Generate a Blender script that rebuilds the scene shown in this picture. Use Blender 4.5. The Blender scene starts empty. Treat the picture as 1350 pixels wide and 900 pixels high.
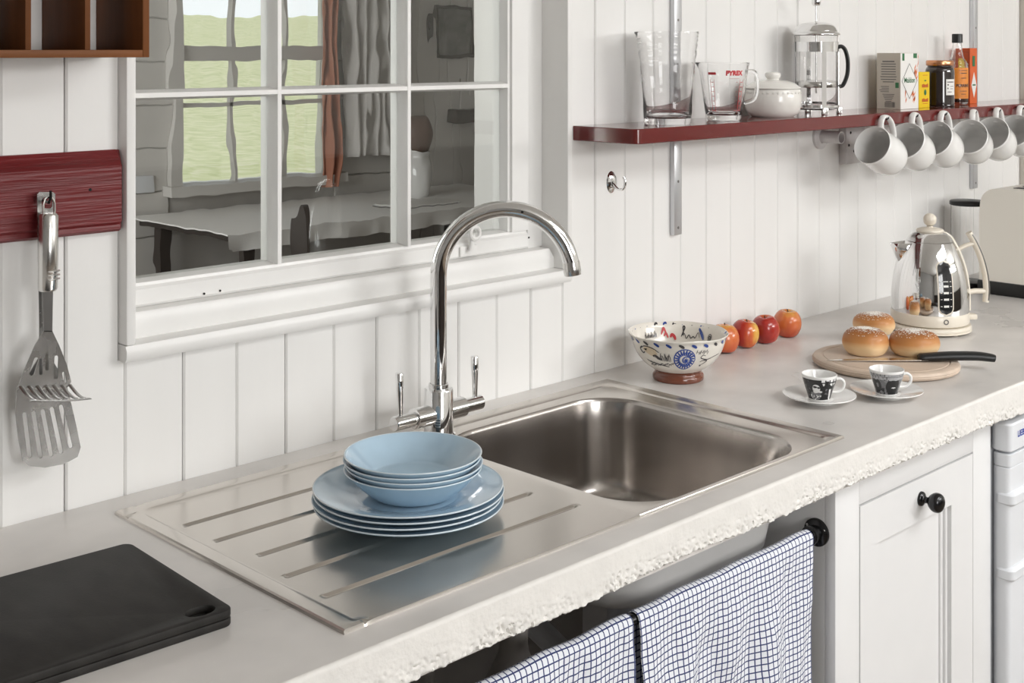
import bpy, bmesh, math, random
from mathutils import Vector, Matrix, noise
random.seed(7)
sc = bpy.context.scene
COL = sc.collection
PI = math.pi

# ------------------------------------------------------------------ camera
F, CX, V0 = 1711.0, 675.0, 66.0
TH = math.atan2(1740, 1711)
FW = Vector((math.cos(TH), math.sin(TH), 0)); RT = Vector((math.sin(TH), -math.cos(TH), 0)); UP = Vector((0, 0, 1))
CAM = Vector((0, -1.678, 1.524))
cd = bpy.data.cameras.new('camera'); cam = bpy.data.objects.new('camera', cd); COL.objects.link(cam)
cam.location = CAM; cam.rotation_euler = (PI/2, 0, TH - PI/2)
cd.sensor_width = 36; cd.lens = F/1350*36; cd.shift_y = -(450 - V0)/1350; cd.clip_start = 0.02
sc.camera = cam
def ray(u, v): return FW + RT*((u-CX)/F) - UP*((v-V0)/F)
def ZP(u, v, z=.9):
    d = ray(u, v); return CAM + d*((z-CAM.z)/d.z)
def YP(u, v, y=0.0):
    d = ray(u, v); return CAM + d*((y-CAM.y)/d.y)
def XP(u, v, x):
    d = ray(u, v); return CAM + d*(x/d.x)

# ------------------------------------------------------------------ world, lights, exposure
w = bpy.data.worlds.new('sky'); sc.world = w; w.use_nodes = True
w.node_tree.nodes['Background'].inputs[0].default_value = (0.93, 0.97, 1.0, 1)
w.node_tree.nodes['Background'].inputs[1].default_value = 1.15
def area(name, loc, rot, sx, sy, power, col=(1, 1, 1)):
    l = bpy.data.lights.new(name, 'AREA'); l.shape = 'RECTANGLE'; l.size = sx; l.size_y = sy; l.energy = power; l.color = col
    o = bpy.data.objects.new(name, l); COL.objects.link(o); o.location = loc; o.rotation_euler = rot; return o
area('daylight_main_window', (3.95, -4.03, 2.10), (PI/2, 0, 0), 2.1, .5, 74, (1, .99, .975))
area('fill_light_left', (0.55, -4.03, 1.62), (PI/2, 0, 0), 1.2, 1.2, 54, (1, .995, .985))  # fill lamp in an added window, brightens the left side
area('fill_light_overhead', (2.3, -2.35, 2.50), (0, 0, 0), 1.5, .9, 38, (1, 1, 1))  # overhead fill lamp, added to brighten the worktop from above
area('fill_light_porch', (0.24, 2.3, 1.55), (PI/2, 0, -PI/2), 2.4, 1.2, 44, (.99, .985, .98))  # unseen fill lamp, added to brighten the porch walls
sc.view_settings.view_transform = 'Standard'; sc.view_settings.look = 'None'
sc.view_settings.exposure = 0.02; sc.view_settings.gamma = 1; sc.view_settings.use_curve_mapping = False
try:
    sc.cycles.use_denoising = True; sc.cycles.max_bounces = 12; sc.cycles.diffuse_bounces = 5
    sc.cycles.transparent_max_bounces = 12; sc.cycles.sample_clamp_indirect = 6
except Exception: pass

# ------------------------------------------------------------------ materials
def mat(name, col, rough=.5, metal=0., coat=0., var=0., vs=8., vcol=None, bump=0., bs=60., stretch=(1, 1, 1), spec=.5, trans=0., ior=1.45, detail=4., coatr=.05, rvar=0.):
    m = bpy.data.materials.new(name); m.use_nodes = True; nt = m.node_tree; p = nt.nodes['Principled BSDF']
    c4 = (*col, 1)
    p.inputs['Base Color'].default_value = c4; p.inputs['Roughness'].default_value = rough
    p.inputs['Metallic'].default_value = metal; p.inputs['Coat Weight'].default_value = coat; p.inputs['Coat Roughness'].default_value = coatr
    p.inputs['Specular IOR Level'].default_value = spec; p.inputs['Transmission Weight'].default_value = trans; p.inputs['IOR'].default_value = ior
    if var or bump or rvar:
        tc = nt.nodes.new('ShaderNodeTexCoord'); mp = nt.nodes.new('ShaderNodeMapping'); mp.inputs['Scale'].default_value = stretch
        nt.links.new(tc.outputs['Object'], mp.inputs['Vector'])
    if var or rvar:
        n = nt.nodes.new('ShaderNodeTexNoise'); n.inputs['Scale'].default_value = vs; n.inputs['Detail'].default_value = detail
        nt.links.new(mp.outputs[0], n.inputs['Vector'])
    if var:
        r = nt.nodes.new('ShaderNodeValToRGB'); d = vcol or tuple(x*(1-var) for x in col)
        r.color_ramp.elements[0].color = (*d, 1); r.color_ramp.elements[1].color = (*[min(1, x*(1+var*.35)) for x in col], 1)
        r.color_ramp.elements[0].position = .3; r.color_ramp.elements[1].position = .68
        nt.links.new(n.outputs['Fac'], r.inputs[0]); nt.links.new(r.outputs[0], p.inputs['Base Color'])
    if rvar:
        mr = nt.nodes.new('ShaderNodeMapRange'); mr.inputs['To Min'].default_value = max(0, rough-rvar); mr.inputs['To Max'].default_value = rough+rvar
        nt.links.new(n.outputs['Fac'], mr.inputs['Value']); nt.links.new(mr.outputs[0], p.inputs['Roughness'])
    if bump:
        b = nt.nodes.new('ShaderNodeTexNoise'); b.inputs['Scale'].default_value = bs; b.inputs['Detail'].default_value = 5
        nt.links.new(mp.outputs[0], b.inputs['Vector'])
        bn = nt.nodes.new('ShaderNodeBump'); bn.inputs['Strength'].default_value = bump; bn.inputs['Distance'].default_value = .003
        nt.links.new(b.outputs['Fac'], bn.inputs['Height']); nt.links.new(bn.outputs[0], p.inputs['Normal'])
    return m
def glass(name, col=(1, 1, 1), rough=0., ior=1.45):
    m = bpy.data.materials.new(name); m.use_nodes = True; nt = m.node_tree; nt.nodes.remove(nt.nodes['Principled BSDF'])
    g = nt.nodes.new('ShaderNodeBsdfGlass'); g.inputs['Color'].default_value = (*col, 1); g.inputs['Roughness'].default_value = rough; g.inputs['IOR'].default_value = ior
    nt.links.new(g.outputs[0], nt.nodes['Material Output'].inputs[0]); return m
def thin_glass(name, tint=(1, 1, 1), refl=.09):
    m = bpy.data.materials.new(name); m.use_nodes = True; nt = m.node_tree; nt.nodes.remove(nt.nodes['Principled BSDF'])
    t = nt.nodes.new('ShaderNodeBsdfTransparent'); t.inputs[0].default_value = (*tint, 1)
    g = nt.nodes.new('ShaderNodeBsdfGlossy'); g.inputs['Roughness'].default_value = .01
    fr = nt.nodes.new('ShaderNodeFresnel'); fr.inputs['IOR'].default_value = 1.5
    mx = nt.nodes.new('ShaderNodeMixShader')
    nt.links.new(fr.outputs[0], mx.inputs[0]); nt.links.new(t.outputs[0], mx.inputs[1]); nt.links.new(g.outputs[0], mx.inputs[2])
    nt.links.new(mx.outputs[0], nt.nodes['Material Output'].inputs[0]); return m

MAT = {}
MAT['board'] = mat('white_board_paint', (.82, .812, .795), .42, var=.04, vs=5, bump=.12, bs=35, stretch=(1, 1, .12))
MAT['trim'] = mat('white_trim_paint', (.83, .822, .805), .33, var=.03, vs=9, bump=.08, bs=40)
MAT['gap'] = mat('wall_backing_paint', (.55, .53, .50), .7, var=.05)
MAT['plaster'] = mat('plain_wall_paint', (.80, .79, .76), .6, var=.03, vs=4)
MAT['porchwall'] = mat('porch_board_paint', (.66, .64, .61), .5, var=.06, vs=6, stretch=(.2, 1, 1))
MAT['floor'] = mat('floor_boards', (.20, .155, .115), .45, var=.35, vs=6, stretch=(.3, 3, 1))
MAT['concrete'] = mat('polished_concrete', (.68, .655, .63), .30, var=.19, vs=6, bump=.02, bs=60, detail=3, rvar=.08)
MAT['edge'] = mat('rough_cast_edge', (.77, .75, .715), .8, var=.05, vs=30, bump=.35, bs=120)
MAT['steel'] = mat('brushed_steel', (.62, .585, .545), .25, 1., var=.06, vs=5, bump=.012, bs=90, stretch=(.4, 2, 1), rvar=.05, detail=6)
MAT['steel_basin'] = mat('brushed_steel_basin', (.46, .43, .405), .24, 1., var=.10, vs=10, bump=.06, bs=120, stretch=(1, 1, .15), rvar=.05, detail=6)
MAT['steel_under'] = mat('sink_underside_coat', (.78, .77, .75), .4, .3)
MAT['chrome'] = mat('chrome', (.83, .83, .83), .045, 1.)
MAT['chrome_soft'] = mat('satin_chrome', (.72, .71, .69), .2, 1.)
MAT['utensil'] = mat('utensil_steel', (.46, .455, .445), .27, 1., var=.10, vs=25, rvar=.05)
MAT['darksteel'] = mat('dark_steel', (.26, .255, .25), .3, 1.)
MAT['alu'] = mat('aluminium_rail', (.66, .67, .69), .33, .85)
MAT['blue'] = mat('pale_blue_glaze', (.43, .58, .70), .13, coat=.6, var=.05, vs=20, coatr=.04)
MAT['bluerim'] = mat('pale_blue_worn_rim', (.66, .74, .79), .2, coat=.4)
MAT['slate'] = mat('black_composite', (.024, .022, .020), .6, spec=.3, var=.35, vs=18, stretch=(2, 1, 1), bump=.06, bs=200)
MAT['red'] = mat('dark_red_gloss', (.135, .013, .012), .14, coat=.5, var=.12, vs=10, bump=.03, bs=60)
MAT['redgrain'] = mat('dark_red_grained_paint', (.15, .012, .014), .36, var=.22, vs=40, bump=.6, bs=150, stretch=(.06, 1, 1.5))
MAT['wood'] = mat('warm_brown_wood', (.19, .068, .02), .5, spec=.25, coat=0, var=.5, vs=16, stretch=(.15, 1, 1), bump=.1, bs=60)
MAT['woodv'] = mat('warm_brown_wood_upright', (.17, .06, .018), .55, spec=.2, coat=0, var=.5, vs=16, stretch=(1, 1, .15), bump=.1, bs=60)
MAT['palewood'] = mat('pale_beech', (.62, .50, .40), .5, var=.18, vs=14, stretch=(.3, 2, 1))
MAT['whitecer'] = mat('white_china', (.82, .815, .80), .12, coat=.5)
MAT['stoneware'] = mat('white_stoneware', (.80, .78, .74), .2, coat=.3, var=.03, vs=30)
MAT['cream'] = mat('cream_enamel', (.76, .70, .60), .3, coat=.2)
MAT['toaster'] = mat('pale_cream_enamel', (.84, .805, .73), .38, coat=.15)
MAT['black'] = mat('black_plastic', (.012, .012, .012), .35)
MAT['darkiron'] = mat('dark_iron', (.05, .05, .052), .22, .9)
MAT['white_plastic'] = mat('white_plastic', (.78, .80, .83), .3)
MAT['white_cab'] = mat('white_cabinet_paint', (.80, .80, .80), .4, var=.02)
MAT['glass'] = glass('clear_glass', (1, 1, 1))
MAT['pane'] = glass('old_window_glass', (.97, .98, .97), 0, 1.5)
MAT['thin'] = thin_glass('thin_pane')
MAT['terracotta'] = mat('brown_slip', (.16, .045, .022), .15, coat=.6, var=.3, vs=25)
MAT['creamglaze'] = mat('cream_glaze', (.80, .76, .69), .15, coat=.5, var=.05, vs=14)
MAT['bluepaint'] = mat('cobalt_paint', (.03, .075, .33), .2, coat=.4, var=.3, vs=60)
MAT['inkpaint'] = mat('ink_paint', (.055, .05, .055), .2, coat=.4)
MAT['redpaint'] = mat('red_paint_print', (.55, .05, .06), .3)
MAT['sandpaint'] = mat('sand_paint', (.68, .56, .40), .2, coat=.4)
MAT['printblack'] = mat('print_black', (.012, .012, .013), .12, coat=.5)
MAT['printgrey'] = mat('print_grey', (.19, .19, .195), .12, coat=.5, var=.4, vs=120)
MAT['bun'] = None
MAT['apple'] = None
MAT['flour'] = mat('flour', (.86, .82, .76), .9)
MAT['stem'] = mat('apple_stem', (.10, .06, .03), .8)
MAT['beige_card'] = mat('beige_card', (.50, .455, .385), .6)
MAT['white_card'] = mat('white_card', (.82, .81, .78), .5)
MAT['green_ink'] = mat('green_ink', (.03, .16, .06), .5)
MAT['grey_ink'] = mat('grey_ink', (.17, .16, .15), .6)
MAT['orange_ink'] = mat('orange_ink', (.72, .16, .03), .5)
MAT['yellow_card'] = mat('yellow_card', (.82, .56, .01), .45)
MAT['red_ink'] = mat('red_ink', (.55, .07, .02), .5)
MAT['orange_card'] = mat('orange_card', (.68, .115, .02), .4)
MAT['dark_orange'] = mat('orange_card_side', (.48, .07, .012), .4)
MAT['preserve'] = mat('dark_preserve', (.016, .008, .007), .1, coat=1.)
MAT['copper'] = mat('copper_lid', (.62, .30, .16), .25, .9)
MAT['orange_label'] = mat('orange_label', (.80, .27, .035), .45, var=.2, vs=50)
MAT['sauce'] = mat('brown_sauce', (.035, .015, .007), .1, coat=1.)
MAT['blue_ink'] = mat('blue_ink', (.02, .05, .35), .4)
MAT['tarred'] = mat('tarred_timber', (.03, .03, .03), .7)
MAT['cloth_white'] = mat('white_tablecloth', (.90, .89, .87), .8)
MAT['curtain'] = mat('pale_grey_curtain', (.62, .60, .58), .85)
MAT['redcurtain'] = mat('brick_red_fabric', (.46, .20, .13), .85)
MAT['darkwood'] = mat('dark_chair_wood', (.05, .04, .035), .5)
MAT['brownpot'] = mat('brown_pottery', (.12, .07, .05), .4)

def ramp_mat(name, cols, scale, rough=.4, coat=.3, stretch=(1, 1, 1), grad=None, gx=.5):
    """noise + object-height gradient driving a colour ramp"""
    m = mat(name, (1, 1, 1), rough, coat=coat); nt = m.node_tree; p = nt.nodes['Principled BSDF']
    tc = nt.nodes.new('ShaderNodeTexCoord'); mp = nt.nodes.new('ShaderNodeMapping'); mp.inputs['Scale'].default_value = stretch
    nt.links.new(tc.outputs['Object'], mp.inputs[0])
    n = nt.nodes.new('ShaderNodeTexNoise'); n.inputs['Scale'].default_value = scale; n.inputs['Detail'].default_value = 5
    nt.links.new(mp.outputs[0], n.inputs['Vector'])
    fac = n.outputs['Fac']
    if grad:
        sx = nt.nodes.new('ShaderNodeSeparateXYZ'); nt.links.new(tc.outputs['Object'], sx.inputs[0])
        mr = nt.nodes.new('ShaderNodeMapRange'); mr.inputs['From Min'].default_value = grad[1]; mr.inputs['From Max'].default_value = grad[2]
        nt.links.new(sx.outputs[grad[0]], mr.inputs['Value'])
        mx = nt.nodes.new('ShaderNodeMix'); mx.inputs['Factor'].default_value = gx
        nt.links.new(mr.outputs[0], mx.inputs['A']); nt.links.new(fac, mx.inputs['B']); fac = mx.outputs['Result']
    r = nt.nodes.new('ShaderNodeValToRGB'); cr = r.color_ramp
    while len(cr.elements) < len(cols): cr.elements.new(.5)
    for e, (pos, c) in zip(cr.elements, cols): e.position = pos; e.color = (*c, 1)
    nt.links.new(fac, r.inputs[0]); nt.links.new(r.outputs[0], p.inputs['Base Color']); return m
MAT['bun'] = ramp_mat('baked_crust', [(.0, (.84, .68, .47)), (.36, (.80, .56, .31)), (.52, (.56, .25, .08)), (.78, (.34, .12, .03))], 9, .5, .1, grad=('Z', 0.0, .055), gx=.25)
MAT['apple'] = ramp_mat('apple_skin_red', [(.30, (.72, .42, .08)), (.42, (.62, .14, .04)), (.6, (.42, .035, .02)), (.8, (.30, .02, .018))], 22, .22, .4, stretch=(2.2, 2.2, .5), grad=('X', -.035, .03), gx=.45)
MAT['apple2'] = ramp_mat('apple_skin_orange', [(.25, (.70, .40, .08)), (.42, (.64, .17, .05)), (.75, (.50, .07, .03))], 22, .25, .4, stretch=(2.2, 2.2, .5), grad=('Z', .07, -.0), gx=.55)
MAT['meadow'] = ramp_mat('meadow_grass', [(.3, (.50, .53, .27)), (.5, (.62, .63, .36)), (.7, (.74, .71, .50))], 3.2, .9, 0)

def towel_mat():
    m = mat('gridded_tea_towel', (1, 1, 1), .9); nt = m.node_tree; p = nt.nodes['Principled BSDF']
    uv = nt.nodes.new('ShaderNodeUVMap'); sx = nt.nodes.new('ShaderNodeSeparateXYZ'); nt.links.new(uv.outputs[0], sx.inputs[0])
    outs = []
    for ax in 'XY':
        a = nt.nodes.new('ShaderNodeMath'); a.operation = 'MULTIPLY'; a.inputs[1].default_value = 1/.0096; nt.links.new(sx.outputs[ax], a.inputs[0])
        b = nt.nodes.new('ShaderNodeMath'); b.operation = 'FRACT'; nt.links.new(a.outputs[0], b.inputs[0])
        c = nt.nodes.new('ShaderNodeMath'); c.operation = 'LESS_THAN'; c.inputs[1].default_value = .19; nt.links.new(b.outputs[0], c.inputs[0]); outs.append(c)
    mxm = nt.nodes.new('ShaderNodeMath'); mxm.operation = 'MAXIMUM'; nt.links.new(outs[0].outputs[0], mxm.inputs[0]); nt.links.new(outs[1].outputs[0], mxm.inputs[1])
    mx = nt.nodes.new('ShaderNodeMix'); mx.data_type = 'RGBA'; nt.links.new(mxm.outputs[0], mx.inputs['Factor'])
    mx.inputs['A'].default_value = (.84, .86, .91, 1); mx.inputs['B'].default_value = (.035, .05, .16, 1)
    nt.links.new(mx.outputs['Result'], p.inputs['Base Color'])
    w_ = nt.nodes.new('ShaderNodeTexNoise'); w_.inputs['Scale'].default_value = 500
    bn = nt.nodes.new('ShaderNodeBump'); bn.inputs['Strength'].default_value = .4; bn.inputs['Distance'].default_value = .001
    nt.links.new(w_.outputs['Fac'], bn.inputs['Height']); nt.links.new(bn.outputs[0], p.inputs['Normal'])
    return m
MAT['towel'] = towel_mat()

# ------------------------------------------------------------------ mesh helpers
class M:
    def __init__(s): s.v = []; s.f = []; s.uv = None
    def add(s, vs, fs):
        n = len(s.v); s.v += [tuple(p) for p in vs]; s.f += [tuple(i+n for i in f) for f in fs]; return s
    def box(s, x0, x1, y0, y1, z0, z1, b=0., seg=2):
        if b <= 0:
            vs = [(x, y, z) for x in (x0, x1) for y in (y0, y1) for z in (z0, z1)]
            return s.add(vs, [(0, 1, 3, 2), (4, 6, 7, 5), (0, 4, 5, 1), (2, 3, 7, 6), (0, 2, 6, 4), (1, 5, 7, 3)])
        bm = bmesh.new(); bmesh.ops.create_cube(bm, size=1)
        for v in bm.verts: v.co = Vector(((x0+x1)/2+v.co.x*(x1-x0), (y0+y1)/2+v.co.y*(y1-y0), (z0+z1)/2+v.co.z*(z1-z0)))
        bmesh.ops.bevel(bm, geom=bm.edges[:], offset=b, segments=seg, profile=.5, affect='EDGES')
        bm.verts.index_update(); s.add([v.co[:] for v in bm.verts], [[v.index for v in f.verts] for f in bm.faces]); bm.free(); return s
    def lathe(s, prof, n=48, c=(0, 0, 0), xf=None):
        vs, rings = [], []
        for r, z in prof:
            if r < 1e-6: rings.append([len(vs)]); vs.append((c[0], c[1], c[2]+z))
            else:
                rings.append(list(range(len(vs), len(vs)+n)))
                vs += [(c[0]+r*math.cos(2*PI*i/n), c[1]+r*math.sin(2*PI*i/n), c[2]+z) for i in range(n)]
        fs = []
        for a, b in zip(rings, rings[1:]):
            if len(a) == 1 and len(b) == 1: continue
            for i in range(n):
                j = (i+1) % n
                if len(a) == 1: fs.append((a[0], b[j], b[i]))
                elif len(b) == 1: fs.append((a[i], a[j], b[0]))
                else: fs.append((a[i], a[j], b[j], b[i]))
        if xf: vs = [xf @ Vector(p) for p in vs]
        return s.add(vs, fs)
    def tube(s, pts, r, n=12, caps=True, flat=None):
        """sweep a circle (radius r, or list) or an ellipse (flat=(ra, rb, upvector)) along pts"""
        pts = [Vector(p) for p in pts]; R = r if isinstance(r, (list, tuple)) else [r]*len(pts)
        vs = []; prev = None
        for i, p in enumerate(pts):
            t = (pts[min(i+1, len(pts)-1)]-pts[max(i-1, 0)]).normalized()
            if prev is None:
                a = Vector((0, 0, 1)) if abs(t.z) < .9 else Vector((1, 0, 0))
                if flat: a = Vector(flat[2])
            else: a = prev
            nrm = (a - t*a.dot(t)).normalized(); prev = nrm; bi = t.cross(nrm)
            for k in range(n):
                an = 2*PI*k/n
                if flat: vs.append(p + nrm*(flat[0]*R[i]*math.cos(an)) + bi*(flat[1]*R[i]*math.sin(an)))
                else: vs.append(p + nrm*(R[i]*math.cos(an)) + bi*(R[i]*math.sin(an)))
        fs = []
        for i in range(len(pts)-1):
            for k in range(n): fs.append((i*n+k, i*n+(k+1) % n, (i+1)*n+(k+1) % n, (i+1)*n+k))
        if caps: fs += [tuple(range(n-1, -1, -1)), tuple((len(pts)-1)*n+k for k in range(n))]
        return s.add(vs, fs)
    def prism(s, poly, a0, a1, axis='z'):
        """extrude a 2D polygon (list of pairs) along an axis"""
        def P(p, a): return {'z': (p[0], p[1], a), 'y': (p[0], a, p[1]), 'x': (a, p[0], p[1])}[axis]
        n = len(poly); vs = [P(p, a0) for p in poly]+[P(p, a1) for p in poly]
        fs = [tuple(range(n)), tuple(range(2*n-1, n-1, -1))]+[(i, i+n, (i+1) % n+n, (i+1) % n) for i in range(n)]
        return s.add(vs, fs)
    def loft(s, loops, closed=True, cap0=False, cap1=False):
        n = len(loops[0]); vs = [p for l in loops for p in l]; fs = []
        for i in range(len(loops)-1):
            for k in range(n if closed else n-1):
                fs.append((i*n+k, i*n+(k+1) % n, (i+1)*n+(k+1) % n, (i+1)*n+k))
        if cap0: fs.append(tuple(range(n-1, -1, -1)))
        if cap1: fs.append(tuple((len(loops)-1)*n+k for k in range(n)))
        return s.add(vs, fs)
    def grid(s, nu, nv, fn):
        vs = [fn(i/nu, j/nv) for j in range(nv+1) for i in range(nu+1)]; W = nu+1
        return s.add(vs, [(j*W+i, j*W+i+1, (j+1)*W+i+1, (j+1)*W+i) for j in range(nv) for i in range(nu)])
    def xf(s, mtx): s.v = [tuple(mtx @ Vector(p)) for p in s.v]; return s
def obj(name, m, mt, parent=None, smooth=35, fix=True):
    me = bpy.data.meshes.new(name); me.from_pydata(m.v, [], m.f); me.validate()
    if fix:
        bm = bmesh.new(); bm.from_mesh(me); bmesh.ops.recalc_face_normals(bm, faces=bm.faces[:]); bm.to_mesh(me); bm.free()
    if m.uv:
        l = me.uv_layers.new(name='UVMap')
        for lp in me.loops: l.data[lp.index].uv = m.uv[lp.vertex_index]
    if smooth:
        me.polygons.foreach_set('use_smooth', [True]*len(me.polygons)); me.set_sharp_from_angle(angle=math.radians(smooth))
    me.materials.append(MAT[mt] if isinstance(mt, str) else mt)
    o = bpy.data.objects.new(name, me); COL.objects.link(o)
    if parent: o.parent = parent
    return o
def tag(o, label=None, cat=None, group=None, kind=None):
    if label: o['label'] = label
    if cat: o['category'] = cat
    if group: o['group'] = group
    if kind: o['kind'] = kind
    return o
def thing(name, label, cat, loc=(0, 0, 0), rz=0., group=None):
    o = bpy.data.objects.new(name, None); COL.objects.link(o); o.location = loc; o.rotation_euler = (0, 0, rz); o.empty_display_size = .05
    return tag(o, label, cat, group)
def copy_tree(o, parent=None):
    c = o.copy(); COL.objects.link(c); c.parent = parent
    for ch in [x for x in o.children]: copy_tree(ch, c)
    return c
def struct(name, m, mt, label, cat, smooth=35):
    o = obj(name, m, mt, None, smooth); tag(o, label, cat, None, 'structure'); return o
def rrect(x0, x1, y0, y1, r, n=6):
    """rounded rectangle, counter-clockwise, same count for every size"""
    out = []
    for cx, cy, a in ((x1-r, y1-r, 0), (x0+r, y1-r, PI/2), (x0+r, y0+r, PI), (x1-r, y0+r, 3*PI/2)):
        for k in range(n+1):
            t = a+PI/2*k/n; out.append((cx+r*math.cos(t), cy+r*math.sin(t)))
    return out
def smooth_prof(pts, k=5):
    out = []
    for i in range(len(pts)-1):
        p0 = pts[max(i-1, 0)]; p1 = pts[i]; p2 = pts[i+1]; p3 = pts[min(i+2, len(pts)-1)]
        for j in range(k):
            t = j/k
            out.append(tuple(.5*((2*b)+(-a+c)*t+(2*a-5*b+4*c-d)*t*t+(-a+3*b-3*c+d)*t**3) for a, b, c, d in zip(p0, p1, p2, p3)))
    out.append(tuple(pts[-1])); return out
def text_mesh(body, size, bold=0.):
    cu = bpy.data.curves.new('t', 'FONT'); cu.body = body; cu.size = size; cu.align_x = 'CENTER'; cu.align_y = 'CENTER'; cu.offset = bold; cu.resolution_u = 3
    o = bpy.data.objects.new('t', cu); COL.objects.link(o); bpy.context.view_layer.update()
    dg = bpy.context.evaluated_depsgraph_get(); me = o.evaluated_get(dg).to_mesh()
    vs = [v.co.copy() for v in me.vertices]; fs = [tuple(p.vertices) for p in me.polygons]
    bpy.data.objects.remove(o); bpy.data.curves.remove(cu); return vs, fs
def rad_at(prof, z):
    for (r0, z0), (r1, z1) in zip(prof, prof[1:]):
        if min(z0, z1) <= z <= max(z0, z1) and abs(z1-z0) > 1e-9: return r0+(r1-r0)*(z-z0)/(z1-z0)
    return prof[-1][0]
def stroke(m, prof, pts, wd, off=.0005, sub=4, sgn=1):
    """painted ribbon on a surface of revolution, pts = (theta, z)"""
    P = smooth_prof(pts, sub) if len(pts) > 2 else [tuple(a+(b-a)*k/4 for a, b in zip(*pts)) for k in range(5)]
    L, Rr = [], []
    for i, (t, z) in enumerate(P):
        a = P[max(i-1, 0)]; b = P[min(i+1, len(P)-1)]; r = rad_at(prof, z)
        dx = (b[0]-a[0])*r; dz = b[1]-a[1]; l = math.hypot(dx, dz) or 1; e = math.sin(PI*(.15+.7*i/(len(P)-1)))
        nx, nz = -dz/l*wd/2*e, dx/l*wd/2*e
        for S, q in ((1, L), (-1, Rr)):
            tt = t+S*nx/max(r, .005); zz = z+S*nz; rr = rad_at(prof, zz)+off*sgn
            q.append((rr*math.cos(tt), rr*math.sin(tt), zz))
    return m.loft([L, Rr], closed=False)

# ================================================================== THE SETTING
XL, XR, YF, ZC = -1.6, 5.6, -3.9, 2.45
TW = .24
WX0, WX1, WZ0, WZ1 = .868, 1.79, 1.088, 2.09
m = M(); m.box(XL, XR, YF-.1, 0.012, -.1, 0)
fl = struct('floor', m, 'floor', 'brown timber kitchen floor', 'floor')
m = M(); m.box(XL, 1.55, YF-.1, TW, ZC, ZC+.1).box(3.05, XR, YF-.1, TW, ZC, ZC+.1).box(1.55, 3.05, YF-.1, -2.8, ZC, ZC+.1).box(1.55, 3.05, -1.9, TW, ZC, ZC+.1)
struct('ceiling', m, 'plaster', 'white kitchen ceiling', 'ceiling')
m = M(); m.box(XL-.1, XL, YF-.1, TW, -.1, ZC); struct('wall_left', m, mat('wall_grey_for_reflections', (.34, .335, .325), .6), 'unseen side wall of the kitchen, greyed for darker reflections', 'wall')  # unseen wall, greyed to give the chrome darker reflections
m = M(); m.box(XR, XR+.1, YF-.1, TW, -.1, ZC); struct('wall_right', m, 'plaster', 'plain white end wall beyond the toaster', 'wall')
# front wall (behind the camera) with a daylight window and a second one added for fill light
W2 = [(2.9, 5.0, 1.85, 2.35), (-.05, 1.15, 1.02, 2.22)]
m = M()
xs_ = [XL, W2[1][0], W2[1][1], W2[0][0], W2[0][1], XR]
for k in (0, 2, 4): m.box(xs_[k], xs_[k+1], YF-.1, YF, 0, ZC)
for (a, b, c, d) in W2: m.box(a, b, YF-.1, YF, 0, c).box(a, b, YF-.1, YF, d, ZC)
struct('wall_front', m, 'plaster', 'white kitchen wall with a daylight window and an added fill-light window, opposite the sink', 'wall')
m = M(); m.box(XL, XR, YF, YF+.02, 0, .95); struct('trim_2', m, 'darkwood', 'dark dado added for chrome reflections along the wall opposite the sink', 'trim')  # unseen dark band, added so the chrome reflects something dark
for k, (a, b, c, d) in enumerate(W2):
    m = M(); t = .05
    m.box(a, a+t, YF-.06, YF, c, d).box(b-t, b, YF-.06, YF, c, d).box(a+t, b-t, YF-.06, YF, c, c+t).box(a+t, b-t, YF-.06, YF, d-t, d)
    wo = struct('window_%d' % (k+2), m, 'trim', ['wide low white daylight window high up opposite the kettle', 'white added fill-light window opposite the cutting boards'][k], 'window')
    mm = (a+b)/2
    obj('glazing_bar', M().box(mm-.02, mm+.02, YF-.05, YF-.01, c+t, d-t), 'trim', wo)
    if k: obj('glazing_bar', M().box(a+t, b-t, YF-.05, YF-.01, 1.6, 1.635), 'trim', wo)

# back wall: masonry ring round the window + vertical boards
m = M()
m.box(XL, WX0-.012, .012, TW, 0, ZC); m.box(WX1+.012, 6.5, .012, TW, 0, ZC)
m.box(WX0-.012, WX1+.012, .012, TW, 0, WZ0-.02); m.box(WX0-.012, WX1+.012, .012, TW, WZ1+.02, ZC)
wall = struct('wall_back', m, 'gap', 'white vertically boarded wall behind the sink', 'wall')
bx = [.801, .889, .981, 1.071, 1.159, 1.251, 1.338, 1.43, 1.52, 1.612, 1.699, 1.784, 1.876, 1.964, 2.052, 2.141, 2.229, 2.316, 2.406, 2.495, 2.578, 2.668, 2.758, 2.842, 2.928]
while bx[-1] < XR-.09: bx.append(bx[-1]+.0886)
while bx[0] > XL+.09: bx.insert(0, bx[0]-.0886)
def board_sec(m, x0, x1, z0, z1, g0, g1):
    c = .0026
    m.prism([(x0+g0, .0121), (x0+g0, c), (x0+g0+c, 0), (x1-g1-c, 0), (x1-g1, c), (x1-g1, .0121)], z0, z1, 'z')
TX0, TX1 = .8805, 1.7895
for i in range(len(bx)-1):
    x0, x1 = bx[i], bx[i+1]; k = i - bx.index(.801)
    g0 = .0007 if k % 2 == 0 else .0003; g1 = .0007 if k % 2 == 1 else .0003
    if k in (20, 0): g0 = .0012
    if k == 19: g1 = .0012
    segs = []
    if x1 <= TX0 or x0 >= TX1: segs = [[(x0, x1, .88, ZC)]]
    elif x0 < TX0: segs = [[(x0, x1, .88, 1.0905), (x0, TX0-.001+.0005, 1.0905, ZC)]]
    elif x1 > TX1: segs = [[(x0, x1, .88, 1.0905), (TX1, x1, 1.0905, ZC)]]
    else: segs = [[(x0, x1, .88, 1.0925)], [(x0, x1, WZ1+.03, ZC)]]
    for sg in segs:
        m = M()
        for a, b, c, d in sg: board_sec(m, a, b, c, d, g0, g1)
        obj('board', m, 'board', wall, 0)
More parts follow.
